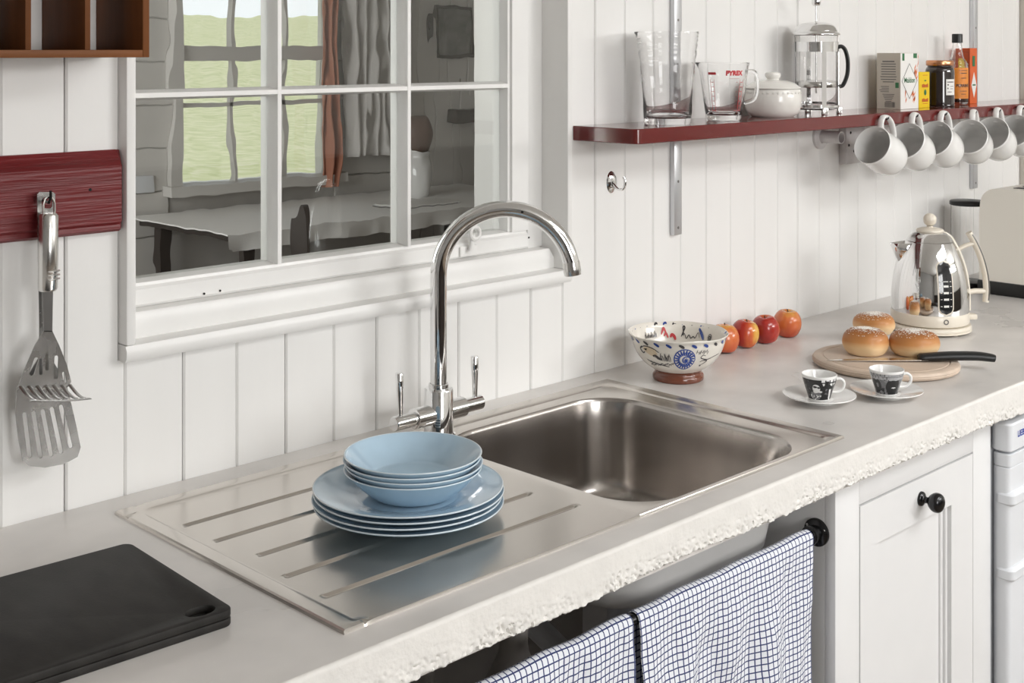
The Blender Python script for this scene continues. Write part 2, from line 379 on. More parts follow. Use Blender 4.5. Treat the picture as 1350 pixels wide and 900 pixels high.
# pilaster trim by the right end of the shelf
m = M(); m.box(3.745, 3.86, -.026, 0, .9, ZC, .004)
struct('trim_1', m, mat('tan_trim_paint', (.60, .56, .50), .5), 'tan painted upright trim at the far end of the shelf wall', 'trim')

# ---- the sink window
win = thing('window_1', 'white painted multi-pane window above the drainer', 'window', (0, 0, 0)); win['kind'] = 'structure'
IX0, IX1, IZ0 = .896, 1.7765, 1.1125      # inner edges of the architrave
yt = -.0205
def trim_piece(name, pts4, rounded=True):
    return None
# architrave, mitred: left, right, bottom, top
def arch_loop(x, z, xi, zi): return
m = M()
m.box(TX0, IX0, yt, TW, IZ0, WZ1, .004); obj('jamb', m, 'trim', win)
m = M(); m.box(IX1, TX1, yt, TW, IZ0, WZ1, .003); obj('jamb', m, 'trim', win)
m = M(); m.prism([(0.012, 1.0895), (-.016, 1.0895), (-.0205, 1.095), (-.0215, 1.105), (-.0175, 1.1125), (0.03, 1.1135), (.03, 1.0895)], TX0, TX1, 'x'); obj('architrave', m, 'trim', win)
m = M(); m.box(TX0, TX1, yt, TW, WZ1, WZ1+.03, .004); obj('architrave', m, 'trim', win)
m = M()
m.prism([(.10, 1.113), (.0165, 1.113), (.0145, 1.117), (.0145, 1.146), (.0175, 1.1505), (.10, 1.1505)], IX0, IX1-.012, 'x')
m.prism([(IX1-.012, 1.113), (IX1, 1.113), (IX1, 1.132), (IX1-.012, 1.1505)], .016, .10, 'y'); obj('sill_bar', m, 'trim', win)
m = M(); m.box(IX0, IX1, .10, TW+.03, 1.09, 1.15); obj('outer_sill', m, 'trim', win)
# fixed frame and sash
ys = .042; yg = .066
m = M(); m.box(1.7365, IX1, ys+.004, .10, 1.15, WZ1, .002); obj('frame', m, 'trim', win)
sash = obj('sash', M().prism([(ys+.004, 1.151), (ys, 1.155), (ys, 1.177), (ys+.005, 1.181), (ys+.006, 1.1855), (yg-.002, 1.189), (.088, 1.189), (.088, 1.151)], IX0, 1.7345, 'x'), 'trim', win)
def stile(x0, x1, mold_left, mold_right):
    P = []
    if mold_left: P += [(x0, .088), (x0, yg-.003), (x0+.003, ys+.006), (x0+.008, ys+.005), (x0+.009, ys)]
    else: P += [(x0, .088), (x0, ys)]
    if mold_right: P += [(x1-.009, ys), (x1-.008, ys+.005), (x1-.003, ys+.006), (x1, yg-.003), (x1, .088)]
    else: P += [(x1, ys), (x1, .088)]
    return M().prism(P, 1.186, WZ1, 'z')
obj('stile', stile(1.683, 1.7345, True, False), 'trim', sash); obj('stile', stile(IX0, .925, False, True), 'trim', sash)
def bar_v(x0, x1, z0, z1):
    c = (x0+x1)/2
    return M().prism([(x0, .086), (x0, yg-.004), (x0+.002, ys+.010), (c-.0035, ys+.006), (c-.0035, ys), (c+.0035, ys), (c+.0035, ys+.006), (x1-.002, ys+.010), (x1, yg-.004), (x1, .086)], z0, z1, 'z')
rows = [(1.1885, 1.4505), (1.4655, 1.728), (1.743, 2.02)]
cols_ = [(.925, 1.1695), (1.1835, 1.436), (1.450, 1.683)]
for a, b in ((1.1695, 1.1835), (1.436, 1.450)): obj('glazing_bar', bar_v(a, b, 1.186, 2.03), 'trim', sash)
for a, b in ((1.4505, 1.4655), (1.728, 1.743), (2.02, 2.05)):
    c = (a+b)/2
    obj('glazing_bar', M().prism([(.086, a), (yg-.004, a), (ys+.010, a+.002), (ys+.0065, c-.0045), (ys+.0006, c-.0035), (ys+.0006, c+.0035), (ys+.0065, c+.0045), (ys+.010, b-.002), (yg-.004, b), (.086, b)], .925, 1.683, 'x'), 'trim', sash)
pi_ = 0
for z0, z1 in rows:
    for x0, x1 in cols_:
        pi_ += 1; so = pi_*13.7
        def wav(x, z):
            return (noise.noise(Vector((x*26+so, z*9, 1.3)))*.00019 + noise.noise(Vector((x*70+so, z*30, 4.3)))*.00003)
        nu, nv = 70, 60; lo = []
        m = M()
        m.grid(nu, nv, lambda s, t: (x0+(x1-x0)*s, yg+wav(x0+(x1-x0)*s, z0+(z1-z0)*t), z0+(z1-z0)*t))
        m.grid(nu, nv, lambda s, t: (x0+(x1-x0)*s, yg+.003, z0+(z1-z0)*(1-t)))
        o = obj('pane', m, 'pane', sash, 180, fix=False)
# stay fitting, stay plate and screw holes
fx = YP(617, 334, ys).x
m = M(); m.box(fx-.022, fx+.020, ys-.004, ys, 1.154, 1.173, .002); st = obj('stay_plate', m, 'trim', win)
ring = [(fx+.004+.011*math.cos(a), ys-.014, 1.196+.011*math.sin(a)) for a in [2*PI*k/24 for k in range(25)]]
m = M().tube(ring, .004, 8, False); m.lathe([(0, 0), (.0045, 0), (.0045, .03), (0, .03)], 10, (0, 0, 0), Matrix.Translation((fx-.004, ys-.010, 1.165)) @ Matrix.Rotation(.25, 4, 'Y')); obj('stay_knob', m, 'trim', st)
for u, v in ((269, 387), (290, 383), (697, 313)):
    p = YP(u, v, ys-.0006); obj('screw_hole', M().lathe([(0, 0), (.0018, 0), (.0018, .001), (0, .001)], 8, (0, 0, 0), Matrix.Translation(p) @ Matrix.Rotation(PI/2, 4, 'X')), 'black', win)

# ---- the porch seen through the glass, and the meadow beyond it
PY = 4.0; PXR = 6.4
m = M(); m.box(.14, PXR, TW, PY+.1, -.1, 0); struct('floor_porch', m, 'floor', 'porch floor behind the window', 'floor')
m = M(); m.box(.14, PXR, TW, PY+.1, ZC, ZC+.1); struct('ceiling_porch', m, 'porchwall', 'porch ceiling behind the window', 'ceiling')
m = M(); m.box(PXR, PXR+.1, TW, PY+.1, 0, ZC); struct('wall_porch_right', m, 'porchwall', 'end wall of the porch behind the window', 'wall')
m = M(); m.box(.14, .2, TW, PY+.1, 0, .9).box(.14, .2, TW, PY+.1, 2.2, ZC).box(.14, .2, TW, 1.05, .9, 2.2).box(.14, .2, 3.55, PY+.1, .9, 2.2)  # side opening added together with the porch fill lamp
struct('wall_porch_left', m, 'porchwall', 'unseen side wall of the porch with an opening added for fill light', 'wall')
px0, px1, pz0, pz1 = 3.28, 4.19, .865, 2.12
m = M(); m.box(.2, px0-.03, PY, PY+.1, 0, ZC).box(px1+.03, PXR, PY, PY+.1, 0, ZC).box(px0-.03, px1+.03, PY, PY+.1, 0, pz0-.03).box(px0-.03, px1+.03, PY, PY+.1, pz1+.03, ZC)
pw = struct('wall_porch_far', m, 'gap', 'boarded far wall of the porch with a window', 'wall')
z = 0.0
while z < ZC-.02:
    z1_ = min(z+.21, ZC)
    spans = [(2.2, px0-.05), (px1+.05, 4.72)] if (z1_ > pz0-.05 and z < pz1+.05) else [(2.2, 4.72)]
    for a, b in spans: obj('board', M().box(a, b, PY-.014, PY, z+.003, z1_-.003, .003, 1), 'porchwall', pw, 0)
    z = z1_
xx = 4.73
while xx < 6.3:
    obj('board', M().box(xx, xx+.108, PY-.016, PY, 0, ZC, .003, 1), 'porchwall', pw, 0); xx += .112
m = M(); t = .05
m.box(px0-.05, px0, PY-.05, PY+.1, pz0-.05, pz1+.05).box(px1, px1+.05, PY-.05, PY+.1, pz0-.05, pz1+.05).box(px0, px1, PY-.05, PY+.1, pz1, pz1+.05).box(px0-.08, px1+.08, PY-.10, PY+.1, pz0-.05, pz0)
w4 = struct('window_4', m, 'porchwall', 'porch window looking out to the meadow', 'window')
for a in (.36, .69): obj('glazing_bar', M().box(px0+(px1-px0)*a-.012, px0+(px1-px0)*a+.012, PY, PY+.04, pz0, pz1), 'porchwall', w4)
obj('glazing_bar', M().box(px0, px1, PY-.01, PY+.05, 1.47, 1.545), 'porchwall', w4)
obj('glazing_bar', M().box(px0, px1, PY, PY+.04, 1.24, 1.262), 'porchwall', w4)
obj('pane', M().box(px0, px1, PY+.045, PY+.049, pz0, pz1), 'thin', w4)
# ground and hills
m = M()
def hill(s, t):
    x = -30+120*s; y = PY+.3+95*t*t
    h = -.5 + 5.3*max(0, t*t*1.15-.18)**1.0 + .6*noise.noise(Vector((x*.05, y*.06, 0))) * t + .05*noise.noise(Vector((x*1.3, y*1.3, 3)))
    return (x, y, h)
m.grid(120, 80, hill)
g = struct('ground_meadow', m, 'meadow', 'pale green meadow rising to a hill outside', 'meadow', 60)

# porch furniture seen through the panes
t = thing('dining_table', 'white clothed table under the porch window', 'table', (4.05, 3.52, 0))
obj('table_top', M().box(-1.0, 1.0, -.42, .40, .70, .735, .005), 'darkwood', t)
for sx in (-.92, .92):
    for sy in (-.36, .34): obj('leg', M().box(sx-.03, sx+.03, sy-.03, sy+.03, 0, .70), 'darkwood', t)
m = M(); m.box(3.0, 5.1, 3.07, 3.95, .7355, .742).grid(60, 8, lambda s, q: (3.0+2.1*s, 3.066+.012*math.sin(s*60)*q, .741-.07*q))
tag(obj('tablecloth', m, 'cloth_white'), 'white cloth spread over the porch table', 'tablecloth')
t = thing('dining_chair', 'dark round-backed chair drawn up to the porch table', 'chair', (2.93, 2.80, 0), 1.15)
ch = t; n_ = 24
obj('seat', M().box(-.2, .2, -.2, .2, .43, .46, .01), 'darkwood', ch)
bp = [(-.13, .46)]+[(-.13*math.cos(PI*k/n_), .72+.17*math.sin(PI*k/n_)) for k in range(n_+1)]+[(.13, .46)]
obj('backrest', M().prism(bp, -.21, -.185, 'y'), 'darkwood', ch)
for sx in (-.17, .17):
    for sy in (-.17, .17): obj('leg', M().tube([(sx, sy, 0), (sx*.95, sy*.95, .44)], .017, 8), 'darkwood', ch)
def curtain(name, label, x0, x1, mt, y=PY-.10, z0=.80, z1=2.2, k=9):
    m = M(); m.grid(80, 6, lambda s, q: (x0+(x1-x0)*s, y+.03*math.sin(s*k*2*PI)*(.6+.4*q), z1+(z0-z1)*q))
    m.grid(80, 6, lambda s, q: (x0+(x1-x0)*s, y+.004+.03*math.sin(s*k*2*PI)*(.6+.4*q), z0+(z1-z0)*q))
    tag(obj(name, m, mt, None, 180), label, 'curtain')
curtain('curtain', 'narrow brick red curtain at the edge of the porch window', 4.10, 4.19, 'redcurtain', k=2)
curtain('curtain', 'pale grey curtain drawn beside the porch window', 4.24, 4.66, 'curtain', k=6, z0=.95)
t = thing('picture', 'framed dark landscape picture on the porch wall', 'picture', (5.07, PY-.016, 1.63))
m = M(); m.box(-.16, .16, -.02, 0, -.15, -.13).box(-.16, .16, -.02, 0, .13, .15).box(-.16, -.14, -.02, 0, -.13, .13).box(.14, .16, -.02, 0, -.13, .13); obj('frame', m, 'darkwood', t)
obj('print', M().box(-.14, .14, -.006, 0, -.13, .13), mat('dim_landscape_print', (.22, .22, .20), .6, var=.6, vs=9), t)
tag(obj('wall_shelf', M().box(5.02, 5.32, PY-.14, PY-.016, 1.10, 1.18, .003), 'darkwood'), 'small dark red-brown shelf on the porch wall', 'shelf')
t = thing('earthenware_vase', 'brown and white earthenware vase on the porch table', 'vase', (4.50, 3.62, .7435))
obj('body', M().lathe(smooth_prof([(0, 0), (.06, 0), (.075, .07), (.07, .16), (.045, .21), (.05, .24), (.042, .24), (.038, .21), (.055, .16), (0, .02)]), 28), 'whitecer', t)
obj('posy', M().lathe(smooth_prof([(.03, .235), (.07, .30), (.08, .36), (.045, .42), (0, .43)]), 18), 'brownpot', t)
t = thing('paper_stack', 'loose white papers lying on the porch table', 'papers', (4.25, 3.35, .742), -.15)
for k in range(3): obj('sheet', M().box(-.2+.01*k, .2+.015*k, -.1, .1, .0005+.0035*k, .0032+.0035*k), 'white_card' if k else 'grey_ink', t)
o = obj('wall_socket', M().box(3.02, 3.14, PY-.03, PY-.014, .84, .92, .004), 'white_plastic'); tag(o, 'white double wall socket beside the porch window', 'socket')

# ================================================================== WORKTOP, SINK, CABINETS
ZT = .9; YE = -.612
HX0, HX1, HY0, HY1 = .862, 1.828, -.555, -.066
m = M(); zb = .847
for a, b, c, d in ((-1.55, HX0, YE+.004, -.0005), (HX1, 4.05, YE+.004, -.0005), (HX0, HX1, HY1, -.0005), (HX0, HX1, YE+.004, HY0)): m.box(a, b, c, d, zb, ZT)
ct = obj('worktop', m, 'concrete', None, 0); tag(ct, 'long grey polished concrete worktop with a sink set into it', 'worktop')
# hand-cast front edge: dense grid with lumps along the lower half
ex0, ex1 = -1.5, 4.05; ncol = 2600; nrow = 30
def edge_pt(s, t):
    x = ex0+(ex1-ex0)*s
    wv = .0016*noise.noise(Vector((x*5, 0, 0)))
    zbot = .8505 + .007*noise.noise(Vector((x*4, 9, 0))) + .0035*noise.noise(Vector((x*45, 3, 0))) + .003*noise.noise(Vector((x*130, 5, 0))) - .008*max(0, x-1.9)*1.2
    if t <= .001: return (x, YE+.006, ZT+.0004)
    if t <= .051: return (x, YE+.0022+wv, ZT+.0003)
    q = (t-.05)/.95; q2 = min(1, q/.92)
    zz = ZT-.0015+(zbot-ZT+.0015)*q2
    rough = min(1, max(0, q2-.38)*1.6)
    n1 = noise.noise(Vector((x*70, zz*80, 2))); n2 = noise.noise(Vector((x*230, zz*230, 7))); n3 = noise.noise(Vector((x*420, zz*420, 4))); patch = max(0, noise.noise(Vector((x*14, 0, 21)))+.35)
    y = YE+wv - .002*q2 + rough*(.0022*n1+.0012*n2)
    pit = max(0, n2-.18)+.8*max(0, n3-.25)
    y += min(.0055, pit*.020*rough*min(1, patch*1.5))
    if q > .92: y += .02*(q-.92)/.08; zz += .0012*n1
    return (x, y, zz)
m = M(); m.grid(ncol, nrow, edge_pt)
obj('front_edge', m, 'edge', ct, 50)['label'] = 'rough cream cast front edge'

# ---- sink
SX0, SX1, SY0, SY1 = .843, 1.845, -.5645, -.057; SEAM = 1.335
RIM = [(0, .0), (.001, .0032), (.003, .0048), (.0195, .0048), (.0235, .0036), (.027, .0016)]
def rimz(d):
    if d >= RIM[-1][0]: return RIM[-1][1]
    for (a, za), (b, zb_) in zip(RIM, RIM[1:]):
        if a <= d <= b: return za+(zb_-za)*(d-a)/(b-a)
    return 0
GR = [(-.166, .886, 1.285), (-.241, .887, 1.288), (-.319, .900, 1.291), (-.396, .886, 1.296), (-.474, .885, 1.306)]
FK = .4
def deck_z(x, y):
    dl = x-SX0; db = SY1-y; df = (y-SY0)/FK
    # rounded recess corner
    d = min(dl, db, df)
    for a, b in ((dl, db), (dl, df)):
        if a < .045 and b < .045: d = min(d, .045-math.hypot(.045-a, .045-b)) if math.hypot(.045-a, .045-b) < .045 else min(d, max(0, min(a, b)))
    h = rimz(max(0, d))
    for gy, ga, gb in GR:
        if ga-.004 < x < gb+.004 and abs(y-gy) < .0075:
            e = min(1, max(0, min(x-ga+.004, gb+.004-x)/.008))
            h -= .0034*e*max(0, 1-(abs(y-gy)/.0062)**2)
    return ZT+h
ylines = set([SY0, SY1])
for d, _ in RIM: ylines |= {SY1-d, SY0+d*FK}
for gy, _, _ in GR: ylines |= {gy+k*.0016 for k in range(-5, 6)}
yy = SY0
while yy < SY1: ylines.add(round(yy, 4)); yy += .009
ylines = sorted(ylines); yl = [ylines[0]]
for q in ylines[1:]:
    if q-yl[-1] > .0004: yl.append(q)
xlines = sorted(set([SX0+d for d, _ in RIM]+[SX0+.03+k*.0025 for k in range(18)]+[.92+.02*k for k in range(18)]+[1.276+.003*k for k in range(14)]+[SEAM]))
xl = [xlines[0]]
for q in xlines[1:]:
    if q-xl[-1] > .0004 and q <= SEAM: xl.append(q)
sink = thing('kitchen_sink', 'brushed steel inset sink with a ribbed drainer', 'sink', (0, 0, 0))
m = M(); Wn = len(xl)
m.add([(x, y, deck_z(x, y)) for y in yl for x in xl], [(j*Wn+i, j*Wn+i+1, (j+1)*Wn+i+1, (j+1)*Wn+i) for j in range(len(yl)-1) for i in range(Wn-1)])
# skirt of the rim
for (xa, ya), (xb, yb) in (((SX0, SY0), (SX0, SY1)), ((SX0, SY0), (SX1, SY0)), ((SX1, SY0), (SX1, SY1)), ((SX0, SY1), (SX1, SY1))):
    m.add([(xa, ya, ZT-.0005), (xb, yb, ZT-.0005), (xb, yb, ZT), (xa, ya, ZT)], [(0, 1, 2, 3)])
def rloop(x0, x1, y0, y1, rr_, rl, z, n=8):
    out = []
    for cx, cy, a, r in ((x1-rr_, y1-rr_, 0, rr_), (x0+rl, y1-rl, PI/2, rl), (x0+rl, y0+rl, PI, rl), (x1-rr_, y0+rr_, 3*PI/2, rr_)):
        out += [(cx+r*math.cos(a+PI/2*k/n), cy+r*math.sin(a+PI/2*k/n), z) for k in range(n+1)]
    return out
rims = [rloop(SEAM, SX1-d, SY0+d*FK, SY1-d, .0006+(.02 if d > .022 else 0), .00001, ZT+zz) for d, zz in RIM]
rims = [l[18:]+l[:18] for l in rims]                      # start at the seam's lower corner: the seam side stays open
m.loft(rims, closed=False)
BX0, BX1, BY0, BY1 = 1.358, 1.778, -.5505, -.110; BR = .088
loops = [rloop(SEAM, SX1-RIM[-1][0], SY0+RIM[-1][0]*FK, SY1-RIM[-1][0], .0206, .00001, ZT+.0016),
         rloop(BX0-.004, BX1+.004, BY0-.0025, BY1+.004, BR+.003, BR+.003, ZT+.0016), rloop(BX0, BX1, BY0, BY1, BR, BR, ZT+.0006)]
m.loft(loops); obj('drainer', m, 'steel', sink, 30)
def fset(z): return .034*min(1, max(0, (.895-z)/.06))      # front wall of the basin slopes back, clear of the towel rail
m = M(); L = []
for ins, zz in ((0, .9006), (.002, .8985), (.0035, .893), (.006, .86), (.012, .765), (.016, .745), (.024, .7335), (.04, .728), (.07, .7265)):
    L.append([(x, y, zz) for x, y in rrect(BX0+ins, BX1-ins, BY0+ins+fset(zz), BY1-ins, max(.03, BR-ins*.6), 12)])
m.loft(L, cap1=True); obj('basin', m, 'steel_basin', sink, 50)
m = M(); L = []
for ins, zz in ((-.003, .895), (.004, .86), (.010, .765), (.014, .743), (.023, .7315), (.04, .726), (.07, .7245)):
    L.append([(x, y, zz) for x, y in rrect(BX0+ins-.0015, BX1-ins+.0015, BY0+ins-.0015+fset(zz), BY1-ins+.0015, max(.03, BR-ins*.6), 8)])
m.loft(L, cap1=True); obj('basin_shell', m, 'steel_under', sink, 50)
m = M(); m.lathe([(0, .7272), (.02, .7272), (.036, .7285), (.043, .728), (.044, .7268)], 32, (1.568, -.33, 0)); obj('drain_ring', m, 'chrome_soft', sink)
m = M(); m.lathe([(.02, .724), (.022, .70), (.022, .56), (0, .56)], 20, (1.568, -.33, 0)).tube([(1.568, -.33, .60), (1.568, -.30, .545), (1.568, -.22, .52), (1.568, -.14, .55), (1.568, -.05, .58)], .021, 12)
obj('waste_pipe', m, 'white_plastic', sink)

# ---- mixer tap
fx, fy = 1.3855, -.100
tap = thing('mixer_tap', 'tall chrome swan-neck mixer tap with two lever handles', 'tap', (fx, fy, ZT+.0016))
m = M(); m.lathe([(0, 0), (.0275, 0), (.0275, .004), (.0245, .006), (.0238, .009), (.0238, .0745), (.0228, .0765), (.0165, .0775), (.0165, .084), (.014, .085)], 40); obj('body', m, 'chrome', tap)
R = .108; pts = [(0, 0, .07+.02*k) for k in range(0, 10)]
z0 = 1.158-ZT; pts = [(0, 0, .07), (0, 0, z0*.5), (0, 0, z0-.005)]
for k in range(41):
    a = PI - math.radians(174)*k/40
    q = RT*(R+R*math.cos(a)); pts.append((q.x, q.y, z0+R*math.sin(a)))
m = M().tube(pts, .0135, 28); e = Vector(pts[-1]); dv = (Vector(pts[-1])-Vector(pts[-2])).normalized()
spout = obj('spout', m, 'chrome', tap, 60)
obj('aerator', M().tube([e-dv*.012, e-dv*.0005, e+dv*.004, e+dv*.010], [.0141, .0145, .0145, .0135], 28), 'chrome_soft', spout)
p = pts[3+24]; nrm = (Vector(p)-Vector((RT*R).to_tuple()[:2]+(z0,))).normalized()
obj('grub_screw', M().tube([Vector(p)-RT.cross(Vector((0, 0, 1)))*(-.0128), Vector(p)-RT.cross(Vector((0, 0, 1)))*(-.0142)], .0022, 10), 'black', spout)
zx = .937-ZT
for s in (-1, 1):
    arm = obj('lever_arm', M().tube([(s*.018, 0, zx), (s*.052, 0, zx), (s*.0525, 0, zx)], [.0165, .0165, .0155], 24).tube([(s*.052, 0, zx), (s*.056, 0, zx)], .0095, 20).tube([(s*.056, 0, zx), (s*.0565, 0, zx), (s*.092, 0, zx), (s*.0935, 0, zx)], [.0105, .0118, .0118, .0105], 24), 'chrome', tap, 40)
    tl = (.010 if s < 0 else .004)
    obj('lever_handle', M().tube([(s*.080, 0, zx+.008), (s*.080, 0, zx+.02), (s*.080-tl*.1, 0, zx+.05), (s*.080-tl*.2, 0, zx+.077), (s*.080-tl*.2, 0, zx+.0785)], [.0038, .0042, .0058, .0068, .0058], 16), 'chrome', arm, 40)

# ---- cabinets under the worktop
CY = -.578
cab = thing('base_cabinet', 'white panelled base cabinet with one door and a black knob', 'cabinet', (0, 0, 0))
obj('side_panel', M().box(1.796, 1.815, CY+.02, -.02, .0, .846), 'white_cab', cab)
obj('side_panel', M().box(2.316, 2.334, CY+.02, -.02, .0, .846), 'white_cab', cab)
obj('stile', M().box(1.796, 1.868, CY, CY+.02, .0, .846, .0015), 'white_cab', cab); obj('stile', M().box(2.264, 2.334, CY, CY+.02, .0, .846, .0015), 'white_cab', cab)
obj('top_rail', M().box(1.868, 2.264, CY, CY+.02, .79, .846, .0015), 'white_cab', cab)
obj('plinth', M().box(1.868, 2.264, CY+.04, CY+.055, 0, .1), 'white_cab', cab)
door = obj('door', M().box(1.8705, 1.928, CY, CY+.02, .1, .787).box(2.180, 2.2615, CY, CY+.02, .1, .787).box(1.928, 2.180, CY, CY+.02, .714, .787).box(1.928, 2.180, CY, CY+.02, .1, .19), 'white_cab', cab)
obj('panel', M().box(1.928, 2.160, CY+.010, CY+.014, .19, .712), 'white_cab', door)
mo = M()
for k, (a, b, y) in enumerate(((2.152, 2.160, CY+.006), (2.160, 2.166, CY+.009), (2.166, 2.173, CY+.004), (2.173, 2.180, CY+.0075))): mo.box(a, b, y, CY+.016, .19, .714, .0012, 1)
obj('moulding', mo, 'white_cab', door)
kx = YP(1214, 657, CY); pr = smooth_prof([(0.0125, 0), (.0115, .004), (.0062, .008), (.0058, .014), (.012, .019), (.0165, .027), (.0150, .036), (.008, .0405), (0, .0415)], 4)
obj('knob', M().lathe([(0, 0)]+pr, 28, (0, 0, 0), Matrix.Translation((kx.x, CY, kx.z)) @ Matrix.Rotation(PI/2, 4, 'X')), 'darkiron', door)['label'] = 'black round knob'
lc = thing('base_cabinet', 'plain white base cabinet below the black cutting boards', 'cabinet', (0, 0, 0))
obj('body', M().box(-1.5, .70, CY+.02, -.02, 0, .846), 'white_cab', lc)
for a in (-1.49, -.76, -.03):
    d_ = obj('door', M().box(a, a+.72, CY, CY+.019, .1, .84, .002), 'white_cab', lc)
    obj('knob', M().lathe([(0, 0)]+pr, 20, (0, 0, 0), Matrix.Translation((a+.65, CY, .74)) @ Matrix.Rotation(PI/2, 4, 'X')), 'darkiron', d_)
# items in the dark under the sink
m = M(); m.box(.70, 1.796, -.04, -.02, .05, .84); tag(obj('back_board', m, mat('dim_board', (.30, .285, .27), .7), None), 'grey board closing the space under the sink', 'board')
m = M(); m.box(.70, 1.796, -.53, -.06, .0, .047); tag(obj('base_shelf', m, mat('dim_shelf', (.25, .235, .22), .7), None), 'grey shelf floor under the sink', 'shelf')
def jug(name, label, x, y, h, r, mt):
    t = thing(name, label, 'bottle', (x, y, .0475))
    obj('body', M().lathe([(0, 0)]+smooth_prof([(r, 0), (r, h*.3), (r, h*.66), (r*.8, h*.76), (r*.35, h*.84), (r*.33, h*.9), (0, h*.9)], 4), 24), mt, t)
    obj('cap', M().lathe([(0, h*.89), (r*.42, h*.89), (r*.42, h*.99), (r*.36, h), (0, h)], 20), 'black', t)
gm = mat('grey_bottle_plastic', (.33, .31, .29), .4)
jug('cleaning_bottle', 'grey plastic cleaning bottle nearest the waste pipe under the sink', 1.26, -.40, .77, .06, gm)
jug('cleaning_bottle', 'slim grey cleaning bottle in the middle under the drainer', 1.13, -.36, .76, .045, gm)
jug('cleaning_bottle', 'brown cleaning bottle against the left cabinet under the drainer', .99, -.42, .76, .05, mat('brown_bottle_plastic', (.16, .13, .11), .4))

# ---- towel rail and towels
ry, rz_ = -.545, .757
rail = thing('towel_rail', 'dark iron towel rail with a round flange under the worktop', 'rail', (1.796, ry, rz_))
obj('rod', M().tube([(-1.095, 0, 0), (0, 0, 0)], .0085, 16), 'darkiron', rail)
fpr = [(0, 0), (.022, 0), (.022, .004), (.0195, .006), (.013, .0075), (.0125, .018), (.0145, .0185), (.0145, .0235), (.012, .025), (.0085, .025)]
for s, xo in ((-1, 0.), (1, -1.096)):
    fo = obj('flange', M().lathe(fpr, 32, (0, 0, 0), Matrix.Translation((xo, 0, 0)) @ Matrix.Rotation(s*PI/2, 4, 'Y')), 'darkiron', rail)
    if s < 0:
        for k in range(3):
            a = .6+2*PI*k/3; obj('screw', M().lathe([(0, .0075), (.0022, .0072), (.0025, .006)], 8, (0, 0, 0), Matrix.Translation((xo, .0172*math.cos(a), .0172*math.sin(a))) @ Matrix.Rotation(-PI/2, 4, 'Y')), 'chrome_soft', fo)
def towel(label, x0, x1, ph, seed):
    r0 = .0105; nx, nt = 150, 130; drop = .50; m = M(); uv = []
    def P(s, t):
        x = x0+(x1-x0)*s; tt = t
        Lb, arc, Lf = .16, PI*r0, drop
        l = tt*(Lb+arc+Lf)
        fold = lambda d: (.011*math.sin(s*11+ph)*min(1, d/.22) + .006*math.sin(s*27+ph*2+d*6)*min(1, d/.12) + .0045*noise.noise(Vector((s*7+seed, d*9, 0)))*min(1, d/.05) + .002*noise.noise(Vector((s*30+seed, d*30, 5))))
        sag = .0035*noise.noise(Vector((s*6, seed, 8)))
        dx = .006*noise.noise(Vector((s*3, l*5, seed)))*min(1, max(0, l-Lb)/.1) - .012*(s-.5)*max(0, l-Lb-arc)
        if l < Lb: return (x+dx, ry+r0+.002, rz_-(Lb-l)), (x-x0, l)
        if l < Lb+arc:
            a = (l-Lb)/r0; return (x+dx, ry+r0*math.cos(a), rz_+r0*math.sin(a)+sag*math.sin(a)), (x-x0, l)
        d = l-Lb-arc; f = fold(d); return (x+dx, ry-r0-.004*min(1, d/.1)-max(-.007, f), rz_-d), (x-x0, l)
    W_ = nx+1
    for j in range(nt+1):
        for i in range(nx+1):
            p, q = P(i/nx, j/nt); m.v.append(p); uv.append((q[0]+seed*.003, q[1]))
    m.f = [(j*W_+i, j*W_+i+1, (j+1)*W_+i+1, (j+1)*W_+i) for j in range(nt) for i in range(nx)]
    m.uv = uv
    o = obj('tea_towel', m, 'towel', None, 180); sm = o.modifiers.new('thick', 'SOLIDIFY'); sm.thickness = .0016; sm.offset = 0
    tag(o, label, 'towel', 'tea towels on the rail')
towel('blue and white gridded tea towel hanging beside the white cabinet', 1.343, 1.768, .4, 3)
towel('blue and white gridded tea towel hanging below the drainer', .93, 1.331, 2.1, 11)

# ---- refrigerator at the end of the cabinet
fr = thing('refrigerator', 'white rounded refrigerator under the worktop beside the panelled cabinet', 'refrigerator', (0, 0, 0))
def slab(x0, x1, y0, y1, z0, z1, r=.012, lip=.003):
    m = M(); L = []
    for ins, zz in ((lip, z0), (0, z0+lip), (0, z1-lip), (lip, z1)): L.append([(x, y, zz) for x, y in rrect(x0+ins, x1-ins, y0+ins, y1-ins, r, 6)])
    return m.loft(L, cap0=True, cap1=True)
FX0, FX1 = 2.346, 2.93
obj('cabinet_body', M().box(FX0+.004, FX1, -.57, -.03, .02, .825, .004), 'white_plastic', fr)
obj('top_cap', slab(FX0, FX1, -.611, -.572, .776, .829, .010), 'white_plastic', fr)
obj('upper_panel', slab(FX0+.002, FX1, -.609, -.574, .748, .772, .010, .001), 'white_plastic', fr)
dr = obj('door', slab(FX0+.002, FX1, -.607, -.574, .06, .747, .010, .002), 'white_plastic', fr)
for zz in (.675, .535):
    obj('ledge', slab(FX0-.001, FX1, -.616, -.578, zz, zz+.027, .012, .006), 'white_plastic', dr)
vs, fs = text_mesh('LIEBHERR', .016, .0004)
obj('lettering', M().add([(FX0+.062+v.x, -.6114, .806+v.y) for v in vs], fs), 'blue_ink', fr, 0, False)

